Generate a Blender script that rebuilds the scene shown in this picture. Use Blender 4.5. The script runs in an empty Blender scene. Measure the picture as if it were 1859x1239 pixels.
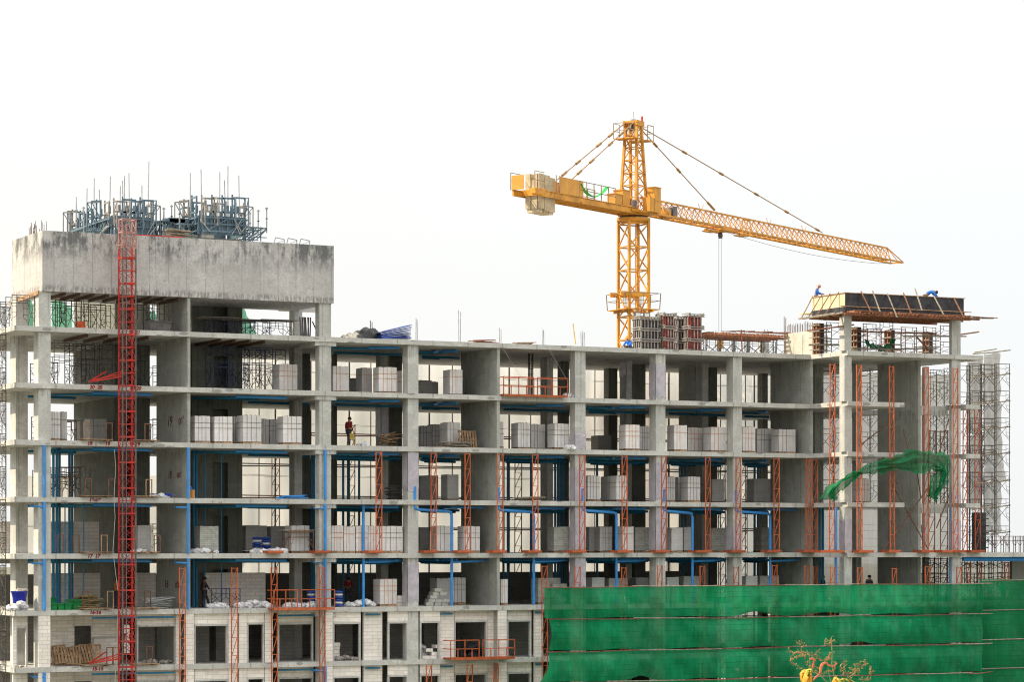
import bpy, bmesh, math, random
from mathutils import Vector, Matrix
random.seed(7)
S = bpy.context.scene
COL = S.collection
R_ = math.radians
# ------------------------------------------------------------------ camera, sky, sun
# world axes: X runs along the facade, Y into the building, Z up (storey n has its floor at 3*(n-1))
TH = R_(26.8); F0 = 5000.0; CX = 929.5; HY = 990.0; ZC = 48.47
CU, CV = -41.86, -140.75
cam = bpy.data.cameras.new('camera'); co = bpy.data.objects.new('camera', cam); COL.objects.link(co)
co.location = (CU, CV, ZC); co.rotation_euler = (R_(90), 0, -TH)
cam.sensor_width = 36; cam.lens = F0 / 1859 * 36; cam.shift_y = (HY - 619.5) / 1859
cam.clip_start = .5; cam.clip_end = 20000
S.camera = co
SUN_EL, SUN_AZ = 45.0, 22.0           # sun stands to the left and a little behind the facade
W = bpy.data.worlds.new('World'); S.world = W; W.use_nodes = True
nt = W.node_tree; bg = nt.nodes['Background']
sky = nt.nodes.new('ShaderNodeTexSky'); sky.sky_type = 'NISHITA'; sky.sun_disc = False
sky.sun_elevation = R_(SUN_EL); sky.air_density = 1.0; sky.dust_density = 2.0; sky.ozone_density = 1.0
sd = Vector((-math.cos(R_(SUN_AZ)) * math.cos(R_(SUN_EL)), math.sin(R_(SUN_AZ)) * math.cos(R_(SUN_EL)), math.sin(R_(SUN_EL))))
sky.sun_rotation = math.atan2(sd.x, sd.y)
hs = nt.nodes.new('ShaderNodeHueSaturation'); hs.inputs['Saturation'].default_value = .22
def wn(t, **k):
    n = nt.nodes.new('ShaderNode' + t)
    for a, b in k.items(): setattr(n, a, b)
    return n
# thin bright overcast veil over the clear sky: dimmer at the horizon, brighter overhead, a little warmer towards the sun
gd = wn('TexCoord'); sx = wn('SeparateXYZ'); nt.links.new(gd.outputs['Generated'], sx.inputs[0])
up = wn('MapRange', interpolation_type='SMOOTHSTEP'); nt.links.new(sx.outputs[2], up.inputs[0]); up.inputs[1].default_value = .06; up.inputs[2].default_value = .9; up.inputs[3].default_value = 5.3; up.inputs[4].default_value = 12.5
wm = wn('MapRange'); nt.links.new(sx.outputs[0], wm.inputs[0]); wm.inputs[1].default_value = .2; wm.inputs[2].default_value = .66; wm.inputs[3].default_value = 0; wm.inputs[4].default_value = 1
tn = wn('Mix', data_type='RGBA'); nt.links.new(wm.outputs[0], tn.inputs[0]); tn.inputs[6].default_value = (1.03, 1.02, .975, 1); tn.inputs[7].default_value = (.975, 1.0, 1.01, 1)
ml = wn('VectorMath', operation='SCALE'); nt.links.new(tn.outputs[2], ml.inputs[0]); nt.links.new(up.outputs[0], ml.inputs[3])
hz = wn('Mix', data_type='RGBA'); hz.inputs[0].default_value = .88
nt.links.new(sky.outputs[0], hs.inputs['Color']); nt.links.new(hs.outputs[0], hz.inputs[6]); nt.links.new(ml.outputs[0], hz.inputs[7]); nt.links.new(hz.outputs[2], bg.inputs[0])
bg.inputs[1].default_value = .105
sl = bpy.data.lights.new('sun', 'SUN'); sl.energy = 3.7; sl.angle = R_(.6); sl.color = (1, .86, .62)
so = bpy.data.objects.new('sun', sl); COL.objects.link(so); so.rotation_euler = (-sd).to_track_quat('-Z', 'Y').to_euler()
so.location = (-60, 40, 120)
S.view_settings.view_transform = 'Standard'; S.view_settings.look = 'None'
S.view_settings.exposure = .85; S.view_settings.gamma = 1
S.cycles.filter_width = 1.1; S.cycles.max_bounces = 6; S.cycles.diffuse_bounces = 3; S.cycles.transparent_max_bounces = 24

# ------------------------------------------------------------------ helpers: pixels to places
ST, CT = math.sin(TH), math.cos(TH)
def ray(px):
    k = (px - CX) / F0
    return ST + CT * k, CT - ST * k
def U(px, v):
    a, b = ray(px); return CU + (v - CV) / b * a
def DEP(px, v): return (v - CV) / ray(px)[1]
def Z(px, py, v): return ZC + (HY - py) / F0 * DEP(px, v)
def at(px, py, v): return Vector((U(px, v), v, Z(px, py, v)))
def VU(px, u):
    a, b = ray(px); return CV + (u - CU) / a * b
def fl(n): return 3.0 * (n - 1)

# ------------------------------------------------------------------ helpers: meshes
class MB:
    def __init__(s): s.v = []; s.f = []; s.m = []; s.mi = 0
    def add(s, vs, fs):
        b = len(s.v); s.v += [tuple(p) for p in vs]
        for f in fs: s.f.append([b + i for i in f]); s.m.append(s.mi)
    def box(s, a, b):
        x0, y0, z0 = [min(a[i], b[i]) for i in range(3)]; x1, y1, z1 = [max(a[i], b[i]) for i in range(3)]
        s.add([(x0,y0,z0),(x1,y0,z0),(x1,y1,z0),(x0,y1,z0),(x0,y0,z1),(x1,y0,z1),(x1,y1,z1),(x0,y1,z1)],
              [(3,2,1,0),(4,5,6,7),(0,1,5,4),(1,2,6,5),(2,3,7,6),(3,0,4,7)])
    def bar(s, p, q, w, h=None, up=(0,0,1), w2=None):
        p = Vector(p); q = Vector(q); h = h or w; d = (q - p)
        if d.length < 1e-6: return
        d.normalize(); up = Vector(up)
        if abs(d.dot(up)) > .97: up = Vector((0,1,0)) if abs(d.y) < .9 else Vector((1,0,0))
        a = d.cross(up).normalized(); b = a.cross(d)
        k = 1 if w2 is None else w2 / w
        vs = [e + a * (sx * w / 2 * f) + b * (sy * h / 2 * f) for e, f in ((p, 1), (q, k)) for sx, sy in ((-1,-1),(1,-1),(1,1),(-1,1))]
        s.add(vs, [(3,2,1,0),(4,5,6,7),(0,1,5,4),(1,2,6,5),(2,3,7,6),(3,0,4,7)])
    def tube(s, pts, r, n=8, r2=None):
        pts = [Vector(p) for p in pts]; N = len(pts); rings = []
        for i, p in enumerate(pts):
            d = (pts[min(i + 1, N - 1)] - pts[max(i - 1, 0)]).normalized()
            up = Vector((0,0,1)) if abs(d.z) < .9 else Vector((0,1,0))
            a = d.cross(up).normalized(); b = a.cross(d)
            rr = r if r2 is None else r + (r2 - r) * i / max(1, N - 1)
            if 0 < i < N - 1:
                c = (pts[i+1] - p).normalized().dot((p - pts[i-1]).normalized()); rr /= max(.75, math.sqrt(max(.1, (1 + c) / 2)))
            rings.append([p + a * rr * math.cos(2*math.pi*j/n) + b * rr * math.sin(2*math.pi*j/n) for j in range(n)])
        vs = [q for g in rings for q in g]; fs = []
        for i in range(N - 1):
            for j in range(n): fs.append((i*n+j, i*n+(j+1)%n, (i+1)*n+(j+1)%n, (i+1)*n+j))
        fs.append(tuple(range(n-1, -1, -1))); fs.append(tuple((N-1)*n + j for j in range(n)))
        s.add(vs, fs)
    def grid(s, fn, nu, nv):
        vs = [fn(i / nu, j / nv) for j in range(nv + 1) for i in range(nu + 1)]
        s.add(vs, [(j*(nu+1)+i, j*(nu+1)+i+1, (j+1)*(nu+1)+i+1, (j+1)*(nu+1)+i) for j in range(nv) for i in range(nu)])
    def lathe(s, prof, n=12, c=(0,0,0)):
        vs = [(c[0] + r*math.cos(2*math.pi*j/n), c[1] + r*math.sin(2*math.pi*j/n), c[2] + z) for r, z in prof for j in range(n)]
        fs = [(i*n+j, i*n+(j+1)%n, (i+1)*n+(j+1)%n, (i+1)*n+j) for i in range(len(prof)-1) for j in range(n)]
        fs += [tuple(range(n-1,-1,-1)), tuple((len(prof)-1)*n+j for j in range(n))]
        s.add(vs, fs)
    def blob(s, c, r, seed=0, sq=(1,1,1), n=7, amp=.25):
        rn = random.Random(seed); ph = [rn.uniform(0, 6.28) for _ in range(6)]
        vs = []; m = n + 3
        for i in range(n + 1):
            t = math.pi * i / n
            for j in range(m):
                p = 2 * math.pi * j / m
                k = 1 + amp * (math.sin(3*p+ph[0]+2*t) * math.sin(2*t+ph[1]) + .7*math.sin(5*p+ph[2]) * math.sin(4*t+ph[3])) + rn.uniform(-amp, amp) * .5
                vs.append((c[0]+r*sq[0]*k*math.sin(t)*math.cos(p), c[1]+r*sq[1]*k*math.sin(t)*math.sin(p), c[2]+r*sq[2]*k*math.cos(t)))
        s.add(vs, [(i*m+j, i*m+(j+1)%m, (i+1)*m+(j+1)%m, (i+1)*m+j) for i in range(n) for j in range(m)])
    def build(s, name, mat, parent=None, smooth=False, loc=None):
        me = bpy.data.meshes.new(name); me.from_pydata(s.v, [], s.f); 
        for m in (mat if isinstance(mat, (list, tuple)) else [mat]): me.materials.append(m)
        if isinstance(mat, (list, tuple)):
            for p, i in zip(me.polygons, s.m): p.material_index = i
        bm = bmesh.new(); bm.from_mesh(me); bmesh.ops.recalc_face_normals(bm, faces=bm.faces); bm.to_mesh(me); bm.free()
        if smooth:
            for p in me.polygons: p.use_smooth = True
        o = bpy.data.objects.new(name, me); COL.objects.link(o)
        if parent: o.parent = parent
        if loc: o.location = loc
        return o
def tag(o, label=None, cat=None, group=None, kind=None):
    for k, x in (('label', label), ('category', cat), ('group', group), ('kind', kind)):
        if x: o[k] = x
    return o
def empty(name, loc=(0,0,0), rz=0, label=None, cat=None, group=None):
    o = bpy.data.objects.new(name, None); COL.objects.link(o); o.location = loc; o.rotation_euler = (0,0,rz)
    o.empty_display_size = .2
    return tag(o, label, cat, group)
def copy_tree(o, parent=None):
    c = o.copy(); COL.objects.link(c); c.parent = parent
    for ch in o.children: copy_tree(ch, c)
    return c
ORD = 'first second third fourth fifth sixth seventh eighth ninth tenth eleventh twelfth thirteenth fourteenth fifteenth sixteenth seventeenth eighteenth nineteenth twentieth'.split()
ORD += ['twenty-' + x for x in ORD[:9]]
STO = {21: 'roof deck', 20: 'top storey', 19: 'second storey down', 18: 'third storey down', 17: 'fourth storey down', 16: 'fifth storey down', 15: 'sixth storey down'}

# ------------------------------------------------------------------ helpers: materials
class NT:
    def __init__(s, name, rough=.75, metal=0, spec=.3):
        s.m = bpy.data.materials.new(name); s.m.use_nodes = True; s.t = s.m.node_tree
        s.b = s.t.nodes['Principled BSDF']; s.out = s.t.nodes['Material Output']
        s.b.inputs['Roughness'].default_value = rough; s.b.inputs['Metallic'].default_value = metal
        s.b.inputs['Specular IOR Level'].default_value = spec
        s.pos = s.n('NewGeometry').outputs['Position']
    def n(s, t): return s.t.nodes.new('ShaderNode' + t)
    def set(s, sock, x):
        if hasattr(x, 'node'): s.t.links.new(x, sock)
        elif isinstance(x, (tuple, list)) and len(x) == 3 and len(sock.default_value) == 4: sock.default_value = (*x, 1)
        else: sock.default_value = x
    def math(s, op, a, b=0., c=None):
        k = s.n('Math'); k.operation = op; s.set(k.inputs[0], a); s.set(k.inputs[1], b)
        if c is not None: s.set(k.inputs[2], c)
        return k.outputs[0]
    def vec(s, v, sc):
        k = s.n('VectorMath'); k.operation = 'MULTIPLY'; s.set(k.inputs[0], v); k.inputs[1].default_value = sc; return k.outputs[0]
    def noise(s, v, sc, det=3, rough=.55):
        k = s.n('TexNoise'); s.set(k.inputs['Vector'], v); k.inputs['Scale'].default_value = sc; k.inputs['Detail'].default_value = det
        k.inputs['Roughness'].default_value = rough; return k.outputs[0]
    def rng(s, x, a, b, c=0., d=1., smooth=True):
        k = s.n('MapRange'); k.interpolation_type = 'SMOOTHSTEP' if smooth else 'LINEAR'
        for i, y in enumerate((x, a, b, c, d)): s.set(k.inputs[i], y)
        return k.outputs[0]
    def mix(s, f, a, b, mode='MIX'):
        k = s.n('Mix'); k.data_type = 'RGBA'; k.blend_type = mode; s.set(k.inputs[0], f); s.set(k.inputs[6], a); s.set(k.inputs[7], b); return k.outputs[2]
    def xyz(s, v):
        k = s.n('SeparateXYZ'); s.set(k.inputs[0], v); return k.outputs
    def comb(s, x, y, z=0.):
        k = s.n('CombineXYZ'); s.set(k.inputs[0], x); s.set(k.inputs[1], y); s.set(k.inputs[2], z); return k.outputs[0]
    def obj(s): return s.n('TexCoord').outputs['Object']
    def rnd(s): return s.n('ObjectInfo').outputs['Random']
    def base(s, c): s.set(s.b.inputs['Base Color'], c)
    def bump(s, h, st=.3, d=.02):
        k = s.n('Bump'); k.inputs['Strength'].default_value = st; k.inputs['Distance'].default_value = d
        s.set(k.inputs['Height'], h); s.t.links.new(k.outputs[0], s.b.inputs['Normal'])
    def planar(s, p):           # wall coordinates: run along the wall, height
        nx = s.math('ABSOLUTE', s.xyz(s.n('NewGeometry').outputs['Normal'])[0]); o = s.xyz(p)
        f = s.math('GREATER_THAN', nx, .6)
        x = s.math('ADD', s.math('MULTIPLY', f, o[1]), s.math('MULTIPLY', s.math('SUBTRACT', 1., f), o[0]))
        return x, o[2]
def sc(c, k): return tuple(min(1, x * k) for x in c)
def simple(name, c, rough=.6, var=.25, scale=3., metal=0, spec=.3, rust=None, perobj=.0):
    t = NT(name, rough, metal, spec); p = t.obj()
    n = t.noise(p, scale, 4)
    col = t.mix(t.rng(n, .3, .7), sc(c, 1 - var), sc(c, 1 + var))
    if rust: col = t.mix(t.rng(t.noise(p, scale * 2.3, 5, .7), .56, .66), col, rust)
    if perobj: col = t.mix(1., col, t.comb(*[t.rng(t.rnd(), 0., 1., 1 - perobj, 1 + perobj, False)] * 3), 'MULTIPLY')
    t.base(col); return t.m
def concrete(name, c, joint=1.2, stain=.5, box=False, course=0., marks=False):
    t = NT(name, .9, 0, .15); P = t.pos
    big = t.noise(P, .35, 4, .6); mid = t.noise(P, 1.6, 5, .65); fine = t.noise(P, 9., 3)
    col = t.mix(t.rng(big, .3, .7), sc(c, .86), sc(c, 1.1))
    col = t.mix(t.rng(mid, .38, .68, 0., .8), col, sc((c[0]*1.02, c[1], c[2]*.97), .8))
    col = t.mix(t.rng(fine, .35, .75, 0., .42), col, sc(c, .55))
    strk = t.noise(t.vec(P, (2.6, 2.6, .22)), 1.5, 4, .6)
    col = t.mix(t.rng(strk, .55, .75, 0., stain), col, sc((c[0]*.95, c[1], c[2]), .52))
    x, z = t.planar(P)
    if joint:
        fx = t.math('FRACT', t.math('DIVIDE', x, joint)); brk = t.noise(P, 2.2, 2)
        ln = t.math('MULTIPLY', t.math('LESS_THAN', fx, .04), t.rng(brk, .3, .5))
        col = t.mix(t.math('MULTIPLY', ln, .62), col, sc(c, .42))
    if course:
        fz = t.math('FRACT', t.math('DIVIDE', t.math('ADD', z, .55), course))
        col = t.mix(t.math('MULTIPLY', t.math('LESS_THAN', fz, .012), .3), col, sc(c, .45))
    if not box:
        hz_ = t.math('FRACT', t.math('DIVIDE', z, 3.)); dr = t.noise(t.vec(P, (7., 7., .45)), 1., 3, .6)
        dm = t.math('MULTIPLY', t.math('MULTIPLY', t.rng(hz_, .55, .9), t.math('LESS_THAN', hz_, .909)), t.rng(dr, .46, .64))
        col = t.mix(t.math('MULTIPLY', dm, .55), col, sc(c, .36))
        pt = t.noise(t.vec(P, (.8, .8, 1.4)), 1., 2, .4)
        col = t.mix(t.rng(pt, .6, .63, 0., .3), col, sc(c, 1.25))
        rs = t.math('MULTIPLY', t.rng(t.noise(t.vec(P, (5., 5., .5)), 1.3, 3, .6), .66, .74), t.rng(t.noise(P, .5, 2), .5, .62))
        col = t.mix(t.math('MULTIPLY', rs, .5), col, (.22, .13, .07))
    vor = t.n('TexVoronoi'); t.set(vor.inputs['Vector'], P); vor.inputs['Scale'].default_value = 2.3
    pit = t.math('LESS_THAN', vor.outputs['Distance'], .075)
    col = t.mix(t.math('MULTIPLY', pit, .55), col, sc(c, .35))
    if marks:                     # grout rings and pour marks along slab edges
        v2 = t.n('TexVoronoi'); t.set(v2.inputs['Vector'], t.vec(P, (.75, .75, 1.9))); v2.inputs['Scale'].default_value = 1.
        dd = t.math('ADD', v2.outputs['Distance'], t.math('MULTIPLY', t.math('SUBTRACT', mid, .5), .22))
        col = t.mix(t.math('MULTIPLY', t.math('LESS_THAN', dd, .2), .6), col, sc(c, .3))
    if box:                       # weathered band along the top of the upstand, streaky pour line along its foot
        up = t.rng(z, ZC + 14.6, ZC + 16.1)
        n2 = t.noise(t.vec(P, (.9, .9, .55)), 1., 8, .74); n4 = t.noise(t.vec(P, (5., 5., .5)), 1., 4, .6)
        m = t.math('MULTIPLY', up, t.rng(t.math('ADD', n2, t.math('MULTIPLY', t.math('SUBTRACT', n4, .5), .35)), .42, .6))
        col = t.mix(t.math('MULTIPLY', m, .88), col, (.10, .105, .11))
        n3 = t.noise(t.vec(P, (1., 1., .25)), 6., 4, .7)
        lo = t.math('MULTIPLY', t.rng(z, ZC + 13.85, ZC + 13.6), t.rng(n3, .44, .56))
        col = t.mix(t.math('MULTIPLY', lo, .7), col, sc(c, .33))
        sp = t.math('MULTIPLY', t.rng(t.noise(P, .9, 5, .7), .62, .68), .6)
        col = t.mix(sp, col, sc(c, .5))
    t.base(col); t.bump(t.math('ADD', t.math('MULTIPLY', mid, .5), fine), .35, .03); return t.m
def blocks(name, c, bw=.6, bh=.2, obj=False, var=.09, perobj=.0, mortar=.5):
    t = NT(name, .92, 0, .1); P = t.obj() if obj else t.pos
    x, z = t.planar(P)
    br = t.n('TexBrick'); t.set(br.inputs['Vector'], t.comb(x, z)); br.inputs['Scale'].default_value = 1
    br.inputs['Brick Width'].default_value = bw; br.inputs['Row Height'].default_value = bh; br.inputs['Mortar Size'].default_value = .008 if not obj else .005
    br.inputs['Mortar Smooth'].default_value = .1; br.inputs['Bias'].default_value = 0
    t.set(br.inputs['Color1'], sc(c, 1 - var)); t.set(br.inputs['Color2'], sc(c, 1 + var)); t.set(br.inputs['Mortar'], sc(c, mortar))
    n = t.noise(P, 1.3, 4, .6)
    col = t.mix(t.rng(n, .35, .75, 0., .4), br.outputs[0], sc(c, .7))
    n3 = t.noise(t.vec(P, (3., 3., .5)), 1., 4, .65); col = t.mix(t.rng(n3, .56, .74, 0., .4), col, sc((c[0] * .95, c[1], c[2]), .5))
    if perobj: col = t.mix(1., col, t.comb(*[t.rng(t.rnd(), 0., 1., 1 - perobj, 1 + perobj * .6, False)] * 3), 'MULTIPLY')
    t.base(col); t.bump(t.noise(P, 14., 3), .25, .01); return t.m
def netting(name, c, c2, hole=.1, trans=.5, line=.3, vert=0., streak=.25, dust=None):
    t = NT(name, .85, 0, .1); P = t.pos; x, z = t.planar(P)
    wob = t.math('MULTIPLY', t.noise(t.vec(P, (.5,.5,2.)), 1., 2), .25)
    fz = t.math('FRACT', t.math('DIVIDE', t.math('ADD', z, wob), line))
    ln = t.math('MULTIPLY', t.math('LESS_THAN', fz, .07), t.rng(t.noise(t.vec(P, (1.,1.,4.)), .8, 2), .35, .6))
    n = t.noise(t.vec(P, (.42,.42,.10)), .8, 5, .65); n2 = t.noise(t.vec(P, (8.,8.,.4)), 1., 2)
    col = t.mix(t.rng(n, .32, .68), c, c2); col = t.mix(t.rng(n2, .35, .7, 0., streak), col, sc(c, .55))
    if dust: col = t.mix(t.rng(t.noise(t.vec(P, (.6,.6,.35)), 1., 6, .7), .45, .75, 0., .55), col, dust); col = t.mix(t.rng(t.noise(P, 1.1, 6, .75), .66, .7, 0., .5), col, (.3, .42, .33))
    col = t.mix(t.math('MULTIPLY', ln, .6), col, sc(c, .35))
    t.base(col)
    tr = t.n('BsdfTranslucent'); t.set(tr.inputs['Color'], col)
    m1 = t.n('MixShader'); m1.inputs[0].default_value = trans; t.t.links.new(t.b.outputs[0], m1.inputs[1]); t.t.links.new(tr.outputs[0], m1.inputs[2])
    tp = t.n('BsdfTransparent'); m2 = t.n('MixShader'); m2.inputs[0].default_value = hole
    if vert:
        t.set(m2.inputs[0], t.rng(t.noise(t.vec(P, (.35,.35,.1)), 1., 3), .3, .7, hole * (1 - vert), hole * (1 + vert)))
    t.t.links.new(m1.outputs[0], m2.inputs[1]); t.t.links.new(tp.outputs[0], m2.inputs[2]); t.t.links.new(m2.outputs[0], t.out.inputs[0])
    return t.m
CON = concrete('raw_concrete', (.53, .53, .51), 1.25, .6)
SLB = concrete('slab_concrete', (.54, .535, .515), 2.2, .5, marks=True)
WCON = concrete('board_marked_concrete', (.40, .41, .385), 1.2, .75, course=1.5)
DCON = concrete('shade_tinted_core_concrete', (.20, .205, .185), 1.2, .8, course=1.5)  # interior shade on cores and rear columns put into a darker base colour
BOXC = concrete('weathered_upstand_concrete', (.52, .505, .505), 1.06, .5, box=True, course=1.35)
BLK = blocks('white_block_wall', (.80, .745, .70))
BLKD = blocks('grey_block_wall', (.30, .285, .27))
STK = blocks('stacked_block', (.74, .715, .71), .2, .6, True, .05, .2, .84)
STKG = blocks('stacked_grey_block', (.40, .40, .37), .22, .11, True, .16, .1, .5)
STKP = blocks('stacked_wide_block', (.56, .55, .54), .3, .2, True, .05, .14, .72)
ORG = simple('orange_paint', (.47, .105, .035), .55, .22, 2.5, rust=(.2, .06, .03), perobj=.22)
RED = simple('red_paint', (.46, .03, .02), .5, .2, 1.5, rust=(.30, .035, .025))
REDW = simple('faded_red_paint', (.36, .20, .18), .55, .25, 3., rust=(.45, .04, .03))
DGR = simple('dark_grey_steel', (.11, .10, .10), .5, .3, 2.)
GAL = simple('galvanised_steel', (.34, .35, .36), .42, .2, 3., .5)
SCF = simple('scaffold_steel', (.062, .058, .055), .55, .35, 3., rust=(.15, .06, .03), perobj=.3)
SCFB = simple('blue_scaffold_steel', (.035, .05, .12), .5, .3, 3.)
SCFR = simple('rusty_scaffold_steel', (.16, .075, .045), .65, .3, 3., perobj=.3)
YEL = simple('crane_yellow', (.54, .245, .03), .5, .22, .9, rust=(.30, .13, .03))
YEL2 = simple('crane_yellow_sheet', (.54, .26, .045), .5, .1, 1.2)
CWT = simple('counterweight_concrete', (.46, .37, .24), .85, .18, 1.8, rust=(.30, .24, .17))
PIPE = simple('blue_pipe', (.035, .24, .62), .35, .12, 1.5, spec=.5)
PIPE2 = simple('blue_pipe_shade_tinted', (.012, .17, .33), .4, .2, 1.5, spec=.4)  # same pipe as the bright one, indoor shade put into its colour
FRM = simple('blue_formwork_steel', (.10, .155, .20), .5, .25, 2., rust=(.10, .10, .09))
WOOD = simple('weathered_timber', (.30, .19, .11), .8, .35, 5., perobj=.25)
WOODR = simple('red_brown_timber', (.22, .095, .055), .75, .3, 4.)
WOODG = simple('grey_timber', (.25, .215, .17), .85, .35, 6., perobj=.2)
PLY = simple('black_film_plywood', (.035, .034, .04), .35, .4, 1.6, rust=(.075, .07, .07))
PLYC = simple('bare_plywood', (.60, .49, .33), .7, .12, 2.)
STRO = simple('orange_strap', (.55, .19, .06), .5, .1); STRD = simple('dark_strap', (.15, .14, .15), .5, .1)
GRN = netting('green_net', (.005, .20, .075), (.014, .40, .17), .085, .35, .31, .55, .25, (.09, .34, .19))
GRN2 = netting('green_net_cloth', (.005, .19, .065), (.01, .29, .11), .08, .4, .31, 0., .25, (.08, .30, .17))
GRN3 = netting('pale_green_net', (.10, .44, .25), (.15, .52, .32), .1, .5, .5)
CRM = netting('cream_net', (.79, .775, .74), (.81, .795, .765), .02, .5, 1.6, 0., .06)
GRY = netting('grey_net', (.42, .41, .385), (.47, .46, .43), .12, .18, .5)
GRN4 = netting('loose_green_net', (.005, .20, .065), (.01, .30, .11), .24, .45, .12)
PLS = simple('white_plastic_bag', (.66, .66, .68), .4, .2, 6.)
FILM = simple('lavender_plastic_film', (.42, .39, .45), .3, .14, 2., spec=.6)
TARP = simple('black_tarp', (.02, .02, .022), .4, .4, 2.); TARPB = simple('blue_sheet', (.03, .07, .33), .45, .5, 4.)
BINB = simple('blue_plastic', (.012, .02, .28), .4, .15); BING = simple('green_plastic', (.012, .22, .06), .4, .2)
INK = simple('red_spray_paint', (.26, .02, .015), .8, .2); INKB = simple('maroon_spray_paint', (.12, .03, .02), .8, .2)
REBAR = simple('rusty_rebar', (.14, .09, .07), .8, .3)
ROPE = simple('rope', (.5, .5, .48), .7, .15)
SKIN = simple('skin', (.28, .15, .09), .6, .1); HAIR = simple('dark_hair', (.012, .01, .009), .6, .1)
SH_B = simple('blue_cotton', (.02, .14, .56), .85, .2, 8.); SH_R = simple('red_cotton', (.2, .014, .014), .85, .2, 8.)
SH_D = simple('dark_cotton', (.03, .035, .05), .85, .2, 8.); TR_D = simple('dark_trousers', (.035, .035, .045), .85, .2, 8.)
TR_B = simple('brown_trousers', (.14, .10, .075), .85, .2, 8.); HELY = simple('yellow_helmet', (.7, .42, .02), .35, .05, spec=.5)
HELO = simple('orange_cap', (.55, .22, .05), .6, .1); HELW = simple('tan_hat', (.45, .22, .15), .7, .1)
RUB = simple('rubble', (.36, .33, .30), .9, .35, 6.)
CST = simple('grey_form_steel', (.23, .215, .20), .5, .3, 4., rust=(.18, .10, .07)); DRAIL = simple('crane_rail_steel', (.22, .16, .09), .5, .2); DROPE = simple('steel_rope', (.10, .10, .10), .5, .1)
LAMPG = simple('lamp_glass', (.55, .57, .55), .2, .1, spec=.6)

# ------------------------------------------------------------------ setting: ground, terrace under the camera
t = NT('dusty_ground', .95, 0, .1); n = t.noise(t.pos, .05, 6, .6); n2 = t.noise(t.pos, .8, 4)
t.base(t.mix(t.rng(n2, .3, .7, 0., .4), t.mix(t.rng(n, .35, .65), (.15, .14, .11), (.09, .11, .06)), (.19, .175, .15)))
m = MB(); m.grid(lambda a, b: ((a - .5) * 12000, (b - .5) * 12000, -.02 + (0 if max(abs(a - .5), abs(b - .5)) < .1 else 3 * math.sin(a * 40) * math.cos(b * 37) - 4)), 24, 24)
tag(m.build('ground', t.m), kind='structure')

# ------------------------------------------------------------------ the building
B = empty('concrete_building', (0,0,0), 0, 'unfinished grey concrete tower block with bare slabs, columns and open storeys', 'building')
UE = 49.5
UW1 = U(1745, -4) + .45
def part(name, mat, fn, parent=None):
    m = MB(); fn(m); return m.build(name, mat, parent or B)
for n in range(1, 22):
    z1 = fl(n); z0 = z1 - .27
    def f(m):
        vb = 15.2
        m.box((0, 0, z0), (UE, vb, z1))
        if n in (20, 19, 18):
            ub = U(1642, -4)
            m.box((UE, -4, z0), (ub, vb, z1)); m.box((ub, 4.6, z0), (UW1, vb, z1))
            m.box((U(1671, -2), -1.9, z0 - .33), (UW1, -1.5, z1 - .02)); m.box((U(1744, -3) - .3, -3.95, z0), (UW1 + 1.0, -1.9, z1))
        else:
            m.box((UE, -4, z0), (UW1 + (1.2 if n == 21 else 14 if n <= 17 else 0), vb, z1))
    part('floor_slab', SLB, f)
def column(L, M_, Rr, v, top, bot=0., mat=CON, name='column', whole=False):
    u0, u1 = U(M_, v), U(Rr, v); v1 = VU(L, u0)
    o = part(name, mat, lambda m: m.box((u0, v, bot), (u1, v1, top))) if whole else part(name, mat, lambda m: [m.box((u0, v, (fl(k) if k > 1 else bot)), (u1, v1, min(top, fl(k + 1) - .27))) for k in range(1, 25) if fl(k) < top - .3])
    return u0, u1, v, v1
BOXB = ZC + 13.4; BOXT = ZC + 16.6; RF = fl(21) - .27
CL = {}
for key, a in dict(
    c0=(18.6, 28.5, 50.6, 3.5, BOXB), c1=(61, 70, 92, .12, BOXB), c2=(525, 534.5, 548.7, 5, BOXB), c3=(572.4, 580, 601, .12, BOXB),
    c4=(682.4, 692, 705, 6, RF), c5=(731, 740.5, 759.6, .12, RF), c6=(981, 993.5, 1004, 6, RF), c7=(1034.5, 1044, 1063, .12, RF),
    c8=(1125, 1137, 1147, 6, RF), c9=(1179, 1190.5, 1208, .12, RF), c10=(1263.5, 1275, 1286, 6, RF), c11=(1319, 1331, 1347, .12, RF),
    r1=(1096, 1105, 1121, 13, RF), r2=(1375, 1384, 1394, 13, RF), r3=(546, 550, 563, 9.5, RF), r4=(702, 708, 730, 8.5, RF), r5=(1012, 1017, 1033, 8.5, RF),
    r6=(1147, 1152, 1172, 9, RF), r7=(1284, 1288, 1302, 9.5, RF), r8=(602, 607, 612, 9, RF), r9=(400, 402, 404, 14, RF),
    w1=(1524, 1533, 1546, -3.88, ZC + 13.9), w2=(1547, 1554, 1564, 2, RF), w3=(1723, 1728, 1744, -3.88, ZC + 13.9), w4=(1674, 1679, 1686, 2.5, RF)).items():
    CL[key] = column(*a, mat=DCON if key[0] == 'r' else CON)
for key, a in dict(W1=(284, 340, 345.5, .1, BOXB), W2=(837, 902, 907.4, .1, RF), W3=(1398.5, 1471.5, 1476.2, .1, RF),
                   Wg=(1593, 1667, 1671.5, -2, RF), Wb=(1232, 1262, 1264, 9, RF), Wc=(1476, 1479, 1495, 4, RF)).items():
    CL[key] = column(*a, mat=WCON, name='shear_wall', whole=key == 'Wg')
# beam stubs on the third front column
for n in range(16, 22):
    part('beam', CON, lambda m: m.box((U(572, .1) , .06, fl(n) - .5), (U(610, .1), 2.6, fl(n) - .272)))
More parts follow.
